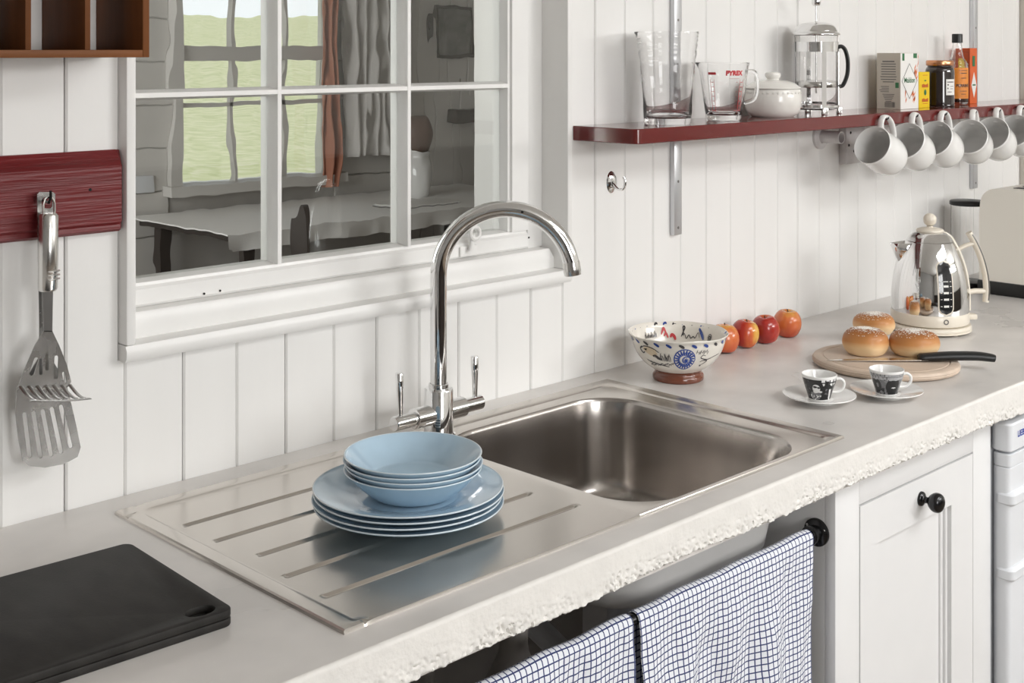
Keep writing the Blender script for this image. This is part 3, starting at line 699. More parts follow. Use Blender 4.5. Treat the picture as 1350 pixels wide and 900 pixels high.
# ---- red rail with utensils
m = M(); rp = [(-.0005, 1.2735), (-.013, 1.2735), (-.0175, 1.277), (-.0165, 1.2835), (-.0205, 1.2875), (-.0205, 1.365), (-.0185, 1.3665), (-.006, 1.386), (-.0005, 1.386)]
La = [(-.9, y, z) for y, z in rp]; Lb = [(.873, y, z) for y, z in rp]; Lc = [(.8785, -.0005 if i in (0, 8) else y*.55, 1.2735+(z-1.2735)*.985+.0008) for i, (y, z) in enumerate(rp)]
m.loft([La, Lb, Lc], cap0=True, cap1=True); rr = obj('peg_rail', m, 'redgrain', None, 30)
tag(rr, 'dark red painted board fixed to the wall with utensils hung on it', 'rail')
hp = Vector((YP(64.5, 258, -.05).x, -.021, YP(64.5, 266, -.05).z))
hk = obj('hook', M().tube([hp+Vector((0, 0, .004)), hp+Vector((0, -.012, 0)), hp+Vector((0, -.029, -.001)), hp+Vector((0, -.034, .006)), hp+Vector((0, -.034, .015))], .0019, 8), 'darkiron', rr)
obj('nail_hole', M().lathe([(0, 0), (.0022, 0), (.0022, .0004), (0, .0004)], 10, (0, 0, 0), Matrix.Translation(YP(119, 250, -.0206)) @ Matrix.Rotation(PI/2, 4, 'X')), 'darkiron', rr)

def slotted(outline, slots, y, th, curve=None):
    """flat plate with slots: triangulated by bmesh fill, then extruded"""
    bm = bmesh.new()
    def ring(pts):
        vs = [bm.verts.new((p[0], 0, p[1])) for p in pts]
        return [bm.edges.new((vs[i], vs[(i+1) % len(vs)])) for i in range(len(vs))]
    es = ring(outline)
    for s in slots: es += ring(s)
    bmesh.ops.triangle_fill(bm, edges=es, use_beauty=True)
    r = bmesh.ops.extrude_face_region(bm, geom=bm.faces[:])
    for v in [g for g in r['geom'] if isinstance(g, bmesh.types.BMVert)]: v.co.y += th
    bm.verts.index_update(); m = M(); m.add([(v.co.x, v.co.y+y+(curve(v.co.x, v.co.z) if curve else 0), v.co.z) for v in bm.verts], [[v.index for v in f.verts] for f in bm.faces]); bm.free(); return m
def pxo(pts, y): return [(YP(u, v, y).x, YP(u, v, y).z) for u, v in pts]
def slot_px(u0, v0, u1, v1, hw, y):
    dx, dy = u1-u0, v1-v0; l = math.hypot(dx, dy); nx, ny = -dy/l*hw, dx/l*hw; a = math.atan2(ny, nx); out = []
    for cu, cv, a0 in ((u0, v0, a), (u1, v1, a+PI)):
        for k in range(6): t = a0+PI*k/5; out.append((cu+hw*math.cos(t), cv+hw*math.sin(t)))
    return pxo(out, y)
# slotted turner (behind)
yt_ = -.034
tn = thing('slotted_turner', 'steel slotted turner with a flat handle hanging behind the masher', 'utensil', (0, 0, 0))
out = pxo([(49, 256), (52, 253), (70, 253), (73, 256), (72, 300), (64, 430), (66, 470), (80, 492), (90, 515), (99, 560), (103, 588), (98, 600), (80, 609), (55, 614), (35, 612), (27, 606), (23, 580), (20, 545), (22, 512), (40, 490), (52, 470), (52, 430), (50, 300)], yt_)
sl = [slot_px(a, 542+o2, b, e_, 3.0, yt_) for a, b, o2, e_ in ((32, 36, 4, 599), (44, 50, 2, 599), (56, 64, 0, 597), (68, 77, -3, 593), (80, 90, -6, 586))]
sl.append(pxo([(55, 264), (58, 260), (67, 260), (69, 264), (69, 272), (66, 275), (57, 274), (55, 270)], yt_))
obj('blade', slotted(out, sl, yt_, .0018, lambda x, z: -.010*max(0, (1.09-z)/.11)**2 if z < 1.09 else 0), 'utensil', tn, 25)
# potato masher (front)
ym = -.05
ms = thing('potato_masher', 'steel potato masher with a round handle on the red board', 'utensil', (0, 0, 0))
ha = YP(64.5, 281, ym); hb = YP(63, 383, ym)
obj('handle', M().tube([ha+Vector((0, 0, .0)), ha+Vector((0, 0, -.003)), hb+Vector((0, 0, .003)), hb], [.0105, .0125, .0125, .0105], 24), 'chrome_soft', ms, 50)
for k in range(3):
    q = YP(66, 356+5.2*k, ym); obj('grip_groove', M().tube([q+Vector((-.008, -.0118, 0)), q+Vector((0, -.0136, 0)), q+Vector((.008, -.0105, 0))], .0011, 8), 'chrome', ms)
obj('hanging_loop', M().tube([ha+Vector((-.0075, 0, -.004)), ha+Vector((-.0075, 0, .012)), ha+Vector((-.005, 0, .019)), ha+Vector((0, 0, .0215)), ha+Vector((.005, 0, .019)), ha+Vector((.0075, 0, .012)), ha+Vector((.0075, 0, -.004))], .0016, 8), 'chrome_soft', ms)
obj('neck', slotted(pxo([(56, 381), (70, 381), (69, 437), (58, 437)], ym), [], ym, .0028), 'darksteel', ms, 25)
out = pxo([(58, 436), (69, 436), (78, 455), (88, 480), (94, 503), (88, 512), (30, 514), (24, 508), (33, 485), (46, 455)], ym)
sl = [slot_px(62, 452, 62, 486, 2.4, ym), slot_px(74.5, 471, 73.5, 497, 2.7, ym), slot_px(48, 474, 42, 492, 3.2, ym), slot_px(84, 492, 86, 503, 2., ym), slot_px(54, 474, 54, 492, 2.2, ym)]
fo = obj('plate', slotted(out, sl, ym, .0014), 'utensil', ms, 25)
# curved pressing foot: bends forward out of the plate
a0 = YP(27, 511, ym); a1 = YP(92, 509, ym); m = M(); nS = 6
for k in range(nS+1):
    s = k/nS
    q = a0.lerp(a1, s); pts = []
    for j in range(8): t = j/7; pts.append((q.x+.004*t, q.y-.034*t, q.z+.002-.012*math.sin(t*PI*.55)))
    m.tube(pts, 1, 6, True, flat=(.0026, .0009, (1, 0, 0)))
for off in (-.036,):
    pts = [a0.lerp(a1, s/10)+Vector((.004, off-.006*math.sin(PI*s/10), -.0105)) for s in range(-1, 12)]
    m.tube(pts, 1, 8, True, flat=(.0045, .001, (0, 1, 0)))
obj('pressing_foot', m, 'utensil', fo, 50)

# ---- wooden pigeonhole rack
rk = thing('pigeonhole_rack', 'warm brown wooden pigeonhole rack fixed high on the wall', 'rack', (0, 0, 0))
dpt = -.13; xr_ = .8455; th = .0095; zr0, zr1 = 1.5145, 1.80
obj('side_panel', M().box(xr_, xr_+th, dpt, -.0005, zr0, zr1, .0008), 'woodv', rk)
obj('bottom_board', M().box(-.2, xr_, dpt, -.0005, zr0, zr0+.0098, .0008), 'wood', rk)
obj('top_board', M().box(-.2, xr_, dpt, -.0005, zr1-.01, zr1, .0008), 'wood', rk)
for k in range(8):
    x = .7682-.0775*k; obj('divider', M().box(x, x+.0075, dpt+.006, -.0005, zr0+.0098, zr1-.01, .0006), 'woodv', rk)
obj('side_panel', M().box(-.21, -.2, dpt, -.0005, zr0, zr1, .0008), 'woodv', rk)
gx = XP(-6, 50, .64)
bt = thing('spice_bottle', 'small clear glass bottle standing in the wooden rack', 'bottle', (.652, -.085, zr0+.0098))
obj('body', M().lathe(smooth_prof([(0, 0), (.021, 0), (.022, .004), (.022, .014), (.019, .02), (.010, .026), (.010, .036), (.008, .036), (.008, .026), (.017, .019), (.019, .012), (0, .004)], 3), 24), 'glass', bt)
obj('stopper', M().lathe([(0, .036), (.011, .036), (.011, .045), (0, .046)], 16), 'chrome_soft', bt)
# ---- small chrome wall hook
q = YP(806, 240, 0); hkk = thing('wall_hook', 'small chrome oval hook screwed to the white boards', 'hook', q)
m = M(); m.lathe([(0, -.006), (.006, -.0055), (.011, -.003), (.0125, 0), (0, 0)], 28, (0, 0, 0), Matrix.Diagonal((1.15, 1, 1.75, 1)) @ Matrix.Rotation(-PI/2, 4, 'X')); obj('back_plate', m, 'chrome', hkk)
obj('prong', M().tube(smooth_prof([(0, -.004, -.003), (.002, -.014, -.012), (.004, -.024, -.013), (.005, -.030, -.006), (.005, -.031, .004), (.004, -.028, .012)], 4), .0028, 10), 'chrome', hkk, 60)

# ================================================================== THINGS ON THE WORKTOP
# ---- stacked plates and bowls
pcx, pcy = 1.1213, -.3395
plate_p = smooth_prof([(0, .0005), (.058, .0005), (.062, 0), (.066, .0015), (.082, .005), (.105, .0118), (.1245, .0163), (.1272, .0178), (.1262, .0190), (.122, .0178), (.104, .0142), (.082, .0078), (.07, .0045), (.06, .0035), (0, .0033)], 4)
names = ['lowest of the four pale blue dinner plates, resting on the drainer', 'second pale blue dinner plate up from the drainer', 'third pale blue dinner plate up from the drainer', 'top pale blue dinner plate with the blue bowls standing in it']
def rimring(m, r, z, n=96, rr=.0009):
    return m.tube([(r*math.cos(2*PI*k/n), r*math.sin(2*PI*k/n), z) for k in range(n+1)], rr, 8, False)
for k in range(4):
    t = thing('dinner_plate', names[k], 'plate', (pcx+(.0012, -.001, .0006, 0)[k], pcy+(0, .0012, -.001, 0)[k], ZT+.0017+.0075*k), 0, 'stacked blue dinner plates')
    obj('plate_body', M().lathe(plate_p, 96), 'blue', t, 60); obj('rim', rimring(M(), .1266, .0184), 'bluerim', t, 60)
bcx, bcy = 1.1285, -.3405
bowl_p = smooth_prof([(0, .001), (.047, .001), (.050, 0), (.053, .001), (.060, .0045), (.076, .018), (.0905, .0335), (.0925, .036), (.0912, .0368), (.0885, .0352), (.074, .0205), (.060, .0085), (.050, .0045), (0, .0038)], 4)
bn = ['lowest of the four pale blue bowls, standing in the top plate', 'second pale blue bowl up in the stack', 'third pale blue bowl up in the stack', 'empty top pale blue bowl of the stack on the drainer']
for k in range(4):
    t = thing('cereal_bowl', bn[k], 'bowl', (bcx+(.0, .0012, -.0008, .0003)[k], bcy+(0, -.001, .0008, 0)[k], ZT+.0277+.0065*k), 0, 'stacked blue bowls')
    obj('bowl_body', M().lathe(bowl_p, 96), 'blue', t, 60); obj('rim', rimring(M(), .0919, .0365), 'bluerim', t, 60)

# ---- two black cutting boards
def cutting_board(label, z):
    t = thing('cutting_board', label, 'cutting board', (.7795, -.334, z), math.radians(-2.6), 'black cutting boards')
    o = rrect(-.37, 0, -.128, .128, .012, 5); cxh, cyh = -.031, -.108
    hole = [(cxh+.0155*math.cos(a)*1.1, cyh+.0155*.62*math.sin(a)*1.2) for a in [2*PI*k/28 for k in range(28)]]
    bm = bmesh.new()
    def ring(pts):
        vs = [bm.verts.new((p[0], p[1], 0)) for p in pts]; return [bm.edges.new((vs[i], vs[(i+1) % len(vs)])) for i in range(len(vs))]
    es = ring(o)+ring(hole); bmesh.ops.triangle_fill(bm, edges=es, use_beauty=True)
    r = bmesh.ops.extrude_face_region(bm, geom=bm.faces[:])
    for v in [g for g in r['geom'] if isinstance(g, bmesh.types.BMVert)]: v.co.z += .0088
    bm.normal_update()
    ed = [e for e in bm.edges if len(e.link_faces) == 2 and e.calc_face_angle(0) > 1.2 and abs(e.verts[0].co.z-e.verts[1].co.z) < 1e-5]
    bmesh.ops.bevel(bm, geom=ed, offset=.0016, segments=2, profile=.5, affect='EDGES')
    bm.verts.index_update(); m = M(); m.add([v.co[:] for v in bm.verts], [[v.index for v in f.verts] for f in bm.faces]); bm.free()
    obj('slab', m, 'slate', t, 30)
cutting_board('lower black cutting board lying flat on the worktop', ZT)
cutting_board('upper black cutting board with a finger hole', ZT+.0092)

# ---- patterned footed bowl
pb = thing('patterned_bowl', 'cream footed bowl with blue and black painted sketches', 'bowl', (1.9556, -.1398, ZT), math.atan2(-FW.y, -FW.x))
outp = smooth_prof([(.047, .0205), (.053, .024), (.067, .035), (.080, .052), (.0875, .070), (.0905, .0805), (.0940, .0865)], 5)
prof = outp+smooth_prof([(.0950, .0885), (.0935, .0892), (.0885, .0815), (.0840, .068), (.074, .048), (.055, .031), (.03, .024), (0, .023)], 5)
nb = 96; m = M(); m.lathe(prof, nb)
# gently wavy hand-thrown rim
m.v = [(x, y, z+(.0006*math.sin(7*math.atan2(y, x))+.0006*math.sin(3*math.atan2(y, x)+1))*max(0, (z-.07)/.019)) for x, y, z in m.v]
obj('bowl_body', m, 'creamglaze', pb, 60)
foot = [(0, .002), (.040, .002), (.041, 0), (.0465, 0), (.0485, .003), (.0485, .009), (.0455, .013), (.0445, .016), (.0462, .0195), (.0485, .0215), (.0532, .0247), (.0545, .0255), (.0535, .0258)]
obj('foot', M().lathe(smooth_prof(foot, 3), 64), 'terracotta', pb, 50)['label'] = 'brown glazed foot'
# local +x faces the camera; theta grows to the left as seen from the camera -> use -theta for right
S = outp
from collections import defaultdict
MK = defaultdict(M)
blue = MK['ammonite', 'bluepaint']
c0, z0b = -.02, .0545
def ringpts(cx, cz, rx, rz, a0=0, a1=2*PI, n=20): return [(cx-rx*math.cos(a0+(a1-a0)*k/n), cz+rz*math.sin(a0+(a1-a0)*k/n)) for k in range(n+1)]
# ammonite: spiral with ribs
stroke(blue, S, ringpts(c0, z0b, .235, .0205), .0024)
sp = [(c0-(.215*(1-k/40)*math.cos(k*.36))-.03, z0b-.002+.018*(1-k/40)*math.sin(k*.36)) for k in range(38)]
stroke(blue, S, sp, .0023)
for k in range(20):
    a = 2*PI*k/20
    stroke(blue, S, [(c0-.11*math.cos(a), z0b+.0085*math.sin(a)), (c0-.155*math.cos(a+.15), z0b+.0128*math.sin(a+.15)), (c0-.225*math.cos(a+.12), z0b+.0195*math.sin(a+.12))], .0032)
for k in range(9):
    a = 2*PI*k/9; stroke(blue, S, [(c0-.03, z0b-.002), (c0-.03-.07*math.cos(a), z0b-.002+.006*math.sin(a))], .0016)
# rim dabs, outside and inside
rimS = [(.0905, .0805), (.0940, .0865), (.0952, .0892)]
for k in range(24):
    a = 2*PI*k/24; stroke(MK['rim_dabs', 'bluepaint'] if k % 3 else MK['rim_dabs', 'inkpaint'], outp, [(a, .0775), (a+.05, .0805), (a+.11, .0835)], 0.0055, .0008)
inS = [(.0945, .0893), (.0885, .0815), (.0840, .068), (.074, .048), (.055, .031)]
for k in range(30):
    a = 2*PI*k/30; stroke(MK['lip_dabs', 'inkpaint'] if k % 2 else MK['lip_dabs', 'bluepaint'], inS, [(a, .0835), (a+.035, .0862), (a+.07, .0868), (a+.075, .0845)], 0.0038, -.0008)
ink = MK['seabird_sketch', 'inkpaint']; sand = MK['sand_wash', 'sandpaint']
# sketches in ink: shell, seabird, weed and shore lines
stroke(sand, S, [(.62, .066), (.75, .071), (.9, .0695), (.72, .061), (.60, .064)], 0.0101)
stroke(ink, S, [(.55, .066), (.7, .073), (.9, .0745), (1.02, .069)], 0.0023); stroke(ink, S, [(.98, .0735), (1.06, .067), (1.0, .060), (.93, .063)], 0.0032)
stroke(ink, S, [(.72, .0575), (.64, .058), (.58, .054), (.50, .0525)], 0.0061); stroke(ink, S, [(.66, .061), (.62, .0565)], 0.0029)
ink = MK['shore_lines', 'inkpaint']
for k in range(14):
    a = .92-.05*k; b = .036+.0016*math.sin(k*2.1)+.0005*k
    stroke(ink, S, [(a, b), (a-.04, b+.003), (a-.08, b+.0008)], 0.0016)
for k in range(6): stroke(ink, S, [(.95-.09*k, .0475-.0015*k), (.88-.09*k, .0445-.0012*k), (.80-.09*k, .0425-.001*k)], 0.0022)
ink = MK['weed_sketch', 'inkpaint']
for k in range(9):
    a = .30+.028*k; stroke(ink, S, [(a, .049), (a+.012*math.sin(k), .056), (a+.02*math.cos(k*2), .063+.003*math.sin(k*1.7))], 0.0014)
ink = MK['rock_sketch', 'inkpaint']
stroke(ink, S, [(-.52, .060), (-.44, .062), (-.40, .057), (-.50, .0535), (-.62, .052), (-.80, .0555), (-1.0, .058)], 0.0019)
stroke(ink, S, [(-.40, .0485), (-.48, .051), (-.60, .0495), (-.55, .045), (-.47, .0415)], 0.0022); stroke(ink, S, [(-.47, .0415), (-.44, .039)], 0.0043)
for k in range(10): stroke(ink, S, [(-.27-.03*k, .066+.003*math.sin(k*1.9)), (-.29-.03*k, .0705+.003*math.cos(k*2.3))], 0.0013)
# inside: handwriting, a red weed, a blue stroke, a spiral
A = PI; redm = MK['red_weed', 'redpaint']; ink = MK['handwriting', 'inkpaint']
stroke(redm, inS, [(A-.28, .066), (A-.24, .073), (A-.21, .078), (A-.18, .073), (A-.15, .068)], 0.0043, -.0008); stroke(redm, inS, [(A-.22, .063), (A-.16, .068), (A-.12, .060)], 0.0043, -.0008); stroke(redm, inS, [(A-.06, .0605), (A-.02, .0655), (A+.04, .0615), (A+.06, .056)], 0.0058, -.0008)
hw = [(A+.22+.055*k, .064+.008*((k*37) % 5)/4*(1 if k % 2 else -.6)) for k in range(9)]
stroke(ink, inS, hw, .0018, -.0008); stroke(ink, inS, [(A+.20, .062), (A+.28, .078), (A+.24, .0805), (A+.26, .064)], 0.0026, -.0008)
stroke(MK['blue_stroke', 'bluepaint'], inS, [(A+.62, .080), (A+.70, .070), (A+.78, .0605)], 0.0061, -.0008)
stroke(MK['spiral_mark', 'inkpaint'], inS, [(A+.95-.06*math.cos(k*.6)*(1-k/24), .0655+.008*math.sin(k*.6)*(1-k/24)) for k in range(22)], 0.0022, -.0008)
for k in range(12): stroke(MK['grass_marks', 'inkpaint'], inS, [(A-.75+.03*k, .062), (A-.74+.03*k, .070+.004*math.sin(k*2))], 0.0017, -.0008)
for (nm, mt), mm_ in MK.items():
    mm_.v = [(x, -y, z) for x, y, z in mm_.v]
    o = obj(nm, mm_, mt, pb, 60, False)
    if nm in ('rim_dabs', 'lip_dabs', 'shore_lines', 'weed_sketch', 'rock_sketch', 'grass_marks', 'ammonite', 'red_weed', 'seabird_sketch'): o['kind'] = 'stuff'

# ---- apples in a row by the wall
def apple(label, u, v, r, mt, rz, tilt):
    p = ZP(u, v, ZT+r*.93)
    t = thing('apple', label, 'apple', (p.x, p.y, ZT), rz, 'apples along the wall')
    pr_ = smooth_prof([(0, .22), (.22, .10), (.5, .02), (.78, .18), (.97, .60), (1.0, .98), (.90, 1.38), (.66, 1.70), (.38, 1.80), (.16, 1.72), (.05, 1.60), (0, 1.56)], 5)
    X = Matrix.Translation((0, 0, r*.93)) @ Matrix.Rotation(tilt, 4, 'Y') @ Matrix.Translation((0, 0, -r*.93))
    m = M().lathe([(a*r, b*r*1.02) for a, b in pr_], 40); m.v = [(x*(1+.03*math.sin(3*math.atan2(y, x))), y, z) for x, y, z in m.v]; m.xf(X)
    lo = min(q[2] for q in m.v); m.v = [(x, y, z-lo) for x, y, z in m.v]; obj('flesh', m, mt, t, 60)
    m = M().tube(smooth_prof([(0, 0, r*1.56), (0, 0, r*1.75), (.003, .001, r*1.92)], 3), .0013, 8); m.xf(X); m.v = [(x, y, z-lo) for x, y, z in m.v]; obj('stem', m, 'stem', t, 60)
apple('red and yellow streaked apple half behind the patterned bowl', 955, 446, .0305, 'apple2', .4, .1)
apple('dark red apple second from the patterned bowl', 982, 440, .0295, 'apple', 2.2, -.2)
apple('red apple with a greenish yellow shoulder between two apples', 1009, 434, .030, 'apple', 3.4, .15)
apple('orange-red apple at the far end of the row', 1038, 426, .0305, 'apple2', 1.2, -.1)

# ---- round bread board, buns, knife
bbx, bby = 2.325, -.366; BT = .0165
bd = thing('bread_board', 'pale round wooden bread board under the buns', 'board', (bbx, bby, ZT), math.atan2(-.949, .314))
m = M().lathe([(0, 0), (.128, 0), (.1345, .003), (.1365, .0068), (.1358, .0085), (.1368, .0102), (.1345, .0145), (.131, BT), (.119, BT), (.118, BT-.001), (.116, BT-.001), (.115, BT), (0, BT)], 96); m.v = [(x*1.035, y*.95, z) for x, y, z in m.v]
obj('disc', m, 'palewood', bd, 30)
def bun(label, u, v, r, h, rz):
    p = ZP(u, v, ZT+BT+.012)
    t = thing('bread_bun', label, 'bun', (p.x, p.y, ZT+BT-.0005), rz, 'floured buns on the bread board')
    pr_ = smooth_prof([(0, 0), (.55, .0), (.80, .07), (.96, .30), (1.0, .50), (.93, .75), (.72, .92), (.40, .99), (0, 1.0)], 6)
    m = M().lathe([(a*r, b*h) for a, b in pr_], 56)
    m.v = [(x*(1+.05*noise.noise(Vector((x*30, y*30, z*20+rz)))), y*(1+.05*noise.noise(Vector((x*30+5, y*30, z*20+rz)))), max(0, z*(1+.04*noise.noise(Vector((x*40, y*40, rz)))))) for x, y, z in m.v]
    obj('crust', m, 'bun', t, 180)
    fm = M(); rg = random.Random(int(rz*100))
    for k in range(900):
        a = rg.uniform(0, 2*PI); q = min(.86, abs(rg.gauss(0, .42))); z = None
        for (r0, z0_), (r1, z1_) in zip(pr_[::-1], pr_[::-1][1:]):
            if r0 <= q <= r1: z = z0_+(z1_-z0_)*(q-r0)/max(1e-6, r1-r0); break
        if z is None: continue
        x, y = q*r*math.cos(a), q*r*math.sin(a); zz = max(0, z*h*(1+.04*noise.noise(Vector((x*40, y*40, rz))))); s_ = rg.uniform(.0004, .0015)
        fm.add([(x+s_*rg.uniform(.6, 1.4)*math.cos(b), y+s_*rg.uniform(.6, 1.4)*math.sin(b), zz+.0002-.0004*q*math.cos(b-a)) for b in (0, 1.25, 2.5, 3.77, 5.0)]+[(x, y, zz+.0009)], [(i, (i+1) % 5, 5) for i in range(5)])
    o = obj('flour_dusting', fm, 'flour', t, 0, False); o['kind'] = 'stuff'
bun('floured bread bun at the far side of the board, beside the kettle', 1152, 432, .044, .044, 2.3)
bun('floured bread bun nearest the apples on the board', 1141, 458, .0455, .052, .7)
bun('floured bread bun beside the knife handle', 1205, 459, .0485, .049, 4.1)
kz = ZT+BT
ka, kb, kc = ZP(1090, 473, kz+.004), ZP(1218, 476, kz+.004), ZP(1312, 473, kz+.006)
kv = thing('bread_knife', 'kitchen knife with a black handle lying across the bread board', 'knife', (ka.x, ka.y, 0), math.atan2(kc.y-ka.y, kc.x-ka.x))
L1 = (Vector((kb.x, kb.y))-Vector((ka.x, ka.y))).length; L2 = (Vector((kc.x, kc.y))-Vector((ka.x, ka.y))).length
# blade lies nearly flat
bl = [(0, 0), (.03, .006), (.08, .011), (.14, .0135), (L1+.01, .0135), (L1+.01, -.0075), (.1, -.008), (.04, -.005)]
m = M().prism([(x, y) for x, y in bl], kz+.0004, kz+.0019, 'z'); m.v = [(x, y, z+.003*min(1, x/L1)) for x, y, z in m.v]; obj('blade', m, 'chrome_soft', kv, 20)
hpts = smooth_prof([(L1-.006, .002, kz+.0075), (L1+.02, .003, kz+.0088), (L1+.06, .004, kz+.0105), (L2-.035, .0035, kz+.0105), (L2-.008, .001, kz+.008), (L2, 0, kz+.0065)], 5)
nh = len(hpts); rad = [.0065 if i == 0 else .0088+.0020*math.sin(i/nh*PI*1.15) for i in range(nh)]; rad[-1] = .006; rad[-2] = .0085
obj('handle', M().tube(hpts, [r_ for r_ in rad], 18, True, flat=(.82, 1.3, (0, 0, 1))), 'black', kv, 60)

# ---- espresso cups and saucers
sau = smooth_prof([(0, .002), (.022, .002), (.024, 0), (.028, 0), (.030, .0025), (.045, .007), (.060, .0112), (.0640, .0128), (.0638, .0142), (.0620, .0140), (.045, .0098), (.032, .0068), (.026, .0052), (.0225, .0046), (0, .0044)], 4)
cout = smooth_prof([(.0175, 0), (.0190, .0015), (.0205, .008), (.0245, .020), (.0285, .032), (.0312, .0435)], 5)
cupp = [(0, .001), (.015, .001), (.0165, 0)]+cout+smooth_prof([(.0312, .0443), (.0298, .0443), (.0270, .032), (.0225, .018), (.0165, .007), (0, .005)], 4)
def decal(prof, fn, th0, th1, z0_, z1_, nt, nz, off=.00035):
    ms_ = {}
    for i in range(nt):
        for j in range(nz):
            s, t = (i+.5)/nt, (j+.5)/nz; c = fn(s, t)
            if not c: continue
            m = ms_.setdefault(c, M()); q = []
            for a, b in ((i, j), (i+1, j), (i+1, j+1), (i, j+1)):
                th_ = th0+(th1-th0)*a/nt; zz = z0_+(z1_-z0_)*b/nz; r = rad_at(prof, zz)+off; q.append((r*math.cos(th_), r*math.sin(th_), zz))
            m.add(q, [(0, 1, 2, 3)])
    return ms_
# s runs left -> right as seen from the camera
def el(s, t, cx, cy, rx, ry): return ((s-cx)/rx)**2+((t-cy)/ry)**2 < 1
def art1(s, t):      # portrait-like patches: dark hair, pale face with dark glasses, a window grid behind
    if t > .93: return None
    k = noise.noise(Vector((s*16, t*9, 1)))
    if el(s, t, .36, .60, .020+.035, .045) or el(s, t, .45, .58, .035, .040): return 'k'
    if el(s, t, .39, .52, .10, .20): return None
    if el(s, t, .36, .20, .17, .20): return 'g' if k < .12 else None
    if el(s, t, .50, .38, .05, .05): return None
    if el(s, t, .36, .66, .20, .26): return 'k'
    if .5 < s < .98 and t > .62:
        if abs((s*9) % 1-.5) < .14 or abs(t-.80) < .025 or (abs(s-.66) < .04 and t < .88): return 'k'
        return None if t > .70+.06*math.sin(s*21) else 'k'
    if .80 < s+.12*t < .88 and t < .5: return None
    if s > .97 or s < .03: return 'k' if k > -.1 else 'g'
    return 'g' if k > .33 else 'k'
def art2(s, t):      # two dark silhouettes under a pale grey wall
    if t > .95: return None
    k = noise.noise(Vector((s*10, t*7, 5)))
    if t > .66:
        if abs((t*14) % 1-.5) < .10 and k > -.25: return 'k'
        if abs((s*11+.5*math.floor(t*7)) % 1-.5) < .05: return 'k'
        return 'g2'
    if el(s, t, .63, .36, .20, .40) or (.48 < s < .78 and t < .2): return None if el(s, t, .66, .32, .075, .03) else 'k'
    if el(s, t, .16, .40, .15, .34): return 'g' if el(s, t, .19, .42, .04, .10) else 'k'
    return 'g' if (k > -.1 or t > .3) else 'k'
MAT['printlight'] = mat('print_light_grey', (.42, .42, .43), .12, coat=.5, var=.2, vs=90)
def cup(label_s, label_c, sx, sy, art, rz=0.):
    face = math.atan2(-FW.y, -FW.x)
    t = thing('saucer', label_s, 'saucer', (sx, sy, ZT), 0, 'espresso saucers'); obj('dish', M().lathe(sau, 72), 'whitecer', t, 60)
    c = thing('espresso_cup', label_c, 'cup', (sx, sy, ZT+.0046), face, 'espresso cups'); obj('cup_body', M().lathe(cupp, 64), 'whitecer', c, 60)
    # handle on the right as seen from the camera = local +y
    hh = smooth_prof([(0, .0265, .034), (0, .036, .0365), (0, .0435, .031), (0, .043, .021), (0, .035, .0135), (0, .0225, .0125)], 5)
    obj('handle', M().tube(hh, 1, 14, True, flat=(.0032, .0026, (1, 0, 0))), 'whitecer', c, 60)
    a0, a1 = -1.45, 1.15
    for key, mm_ in decal(cout, art, a0, a1, .003, .0428, 110, 60).items(): obj('print', mm_, {'k': 'printblack', 'g': 'printgrey', 'g2': 'printlight'}[key], c, 60, False)
cup('white saucer under the cup printed with a figure in dark glasses', 'white espresso cup with a black and white figure in dark glasses', 2.006, -.4166, art1)
cup('white saucer under the cup printed with dark silhouettes', 'white espresso cup printed with dark silhouettes below pale brickwork', 2.124, -.482, art2)

# ---- kettle
ke = thing('electric_kettle', 'polished dome kettle with cream lid, base and bow handle', 'kettle', (2.699, -.265, ZT), math.atan2(RT.y, RT.x))
# local +x = handle side (right in view), local -y = towards the camera
obj('power_base', M().lathe(smooth_prof([(0, .004), (.082, .004), (.087, .007), (.0885, .012), (.086, .0165), (.078, .018), (0, .018)], 3), 64), 'cream', ke, 50)
for k in range(3): a = -PI/2+.5+2*PI*k/3; obj('foot', M().lathe([(0, 0), (.006, 0), (.006, .005), (0, .005)], 12, (.072*math.cos(a), .072*math.sin(a), 0)), 'cream', ke)
obj('lower_band', M().lathe([(0, .0185), (.080, .0185), (.0835, .021), (.0845, .025), (.0845, .044), (.0835, .0455), (0, .0455)], 72), 'cream', ke, 40)
kp = smooth_prof([(.0836, .0455), (.0838, .06), (.083, .09), (.0785, .125), (.0715, .153), (.061, .180), (.0515, .1985)], 6)
body = obj('body', M().lathe(kp+[(.0500, .1995)], 96), 'chrome', ke, 60)
kp2 = smooth_prof([(.0505, .2005), (.045, .2085), (.0365, .2155), (.027, .2195)], 4)
obj('shoulder', M().lathe([(.0512, .1995)]+kp2, 72), 'chrome', ke, 50)
lid = obj('lid', M().lathe(smooth_prof([(.0285, .219), (.0300, .2205), (.0285, .2245), (.018, .2275), (.0075, .229), (.0070, .232)], 4), 48), 'cream', ke, 50)
obj('knob', M().lathe([(0.0145*math.sin(PI*k/14), .2455-.0145*math.cos(PI*k/14)) for k in range(15)], 28), 'cream', lid, 60)
full = kp+kp2
# cream spine on the handle side
sp_ = []
for side in (-1, 1):
    for (r, z) in full:
        pass
m = M(); L = []
for r, z in [(.0836, .046)]+full:
    L.append([((r+o_)*math.cos(a), (r+o_)*math.sin(a), z) for o_, a in ((-.001, -.20), (.0035, -.17), (.0045, 0), (.0035, .17), (-.001, .20))])
m.loft(L, closed=False, cap0=True, cap1=True); obj('spine', m, 'cream', ke, 50)
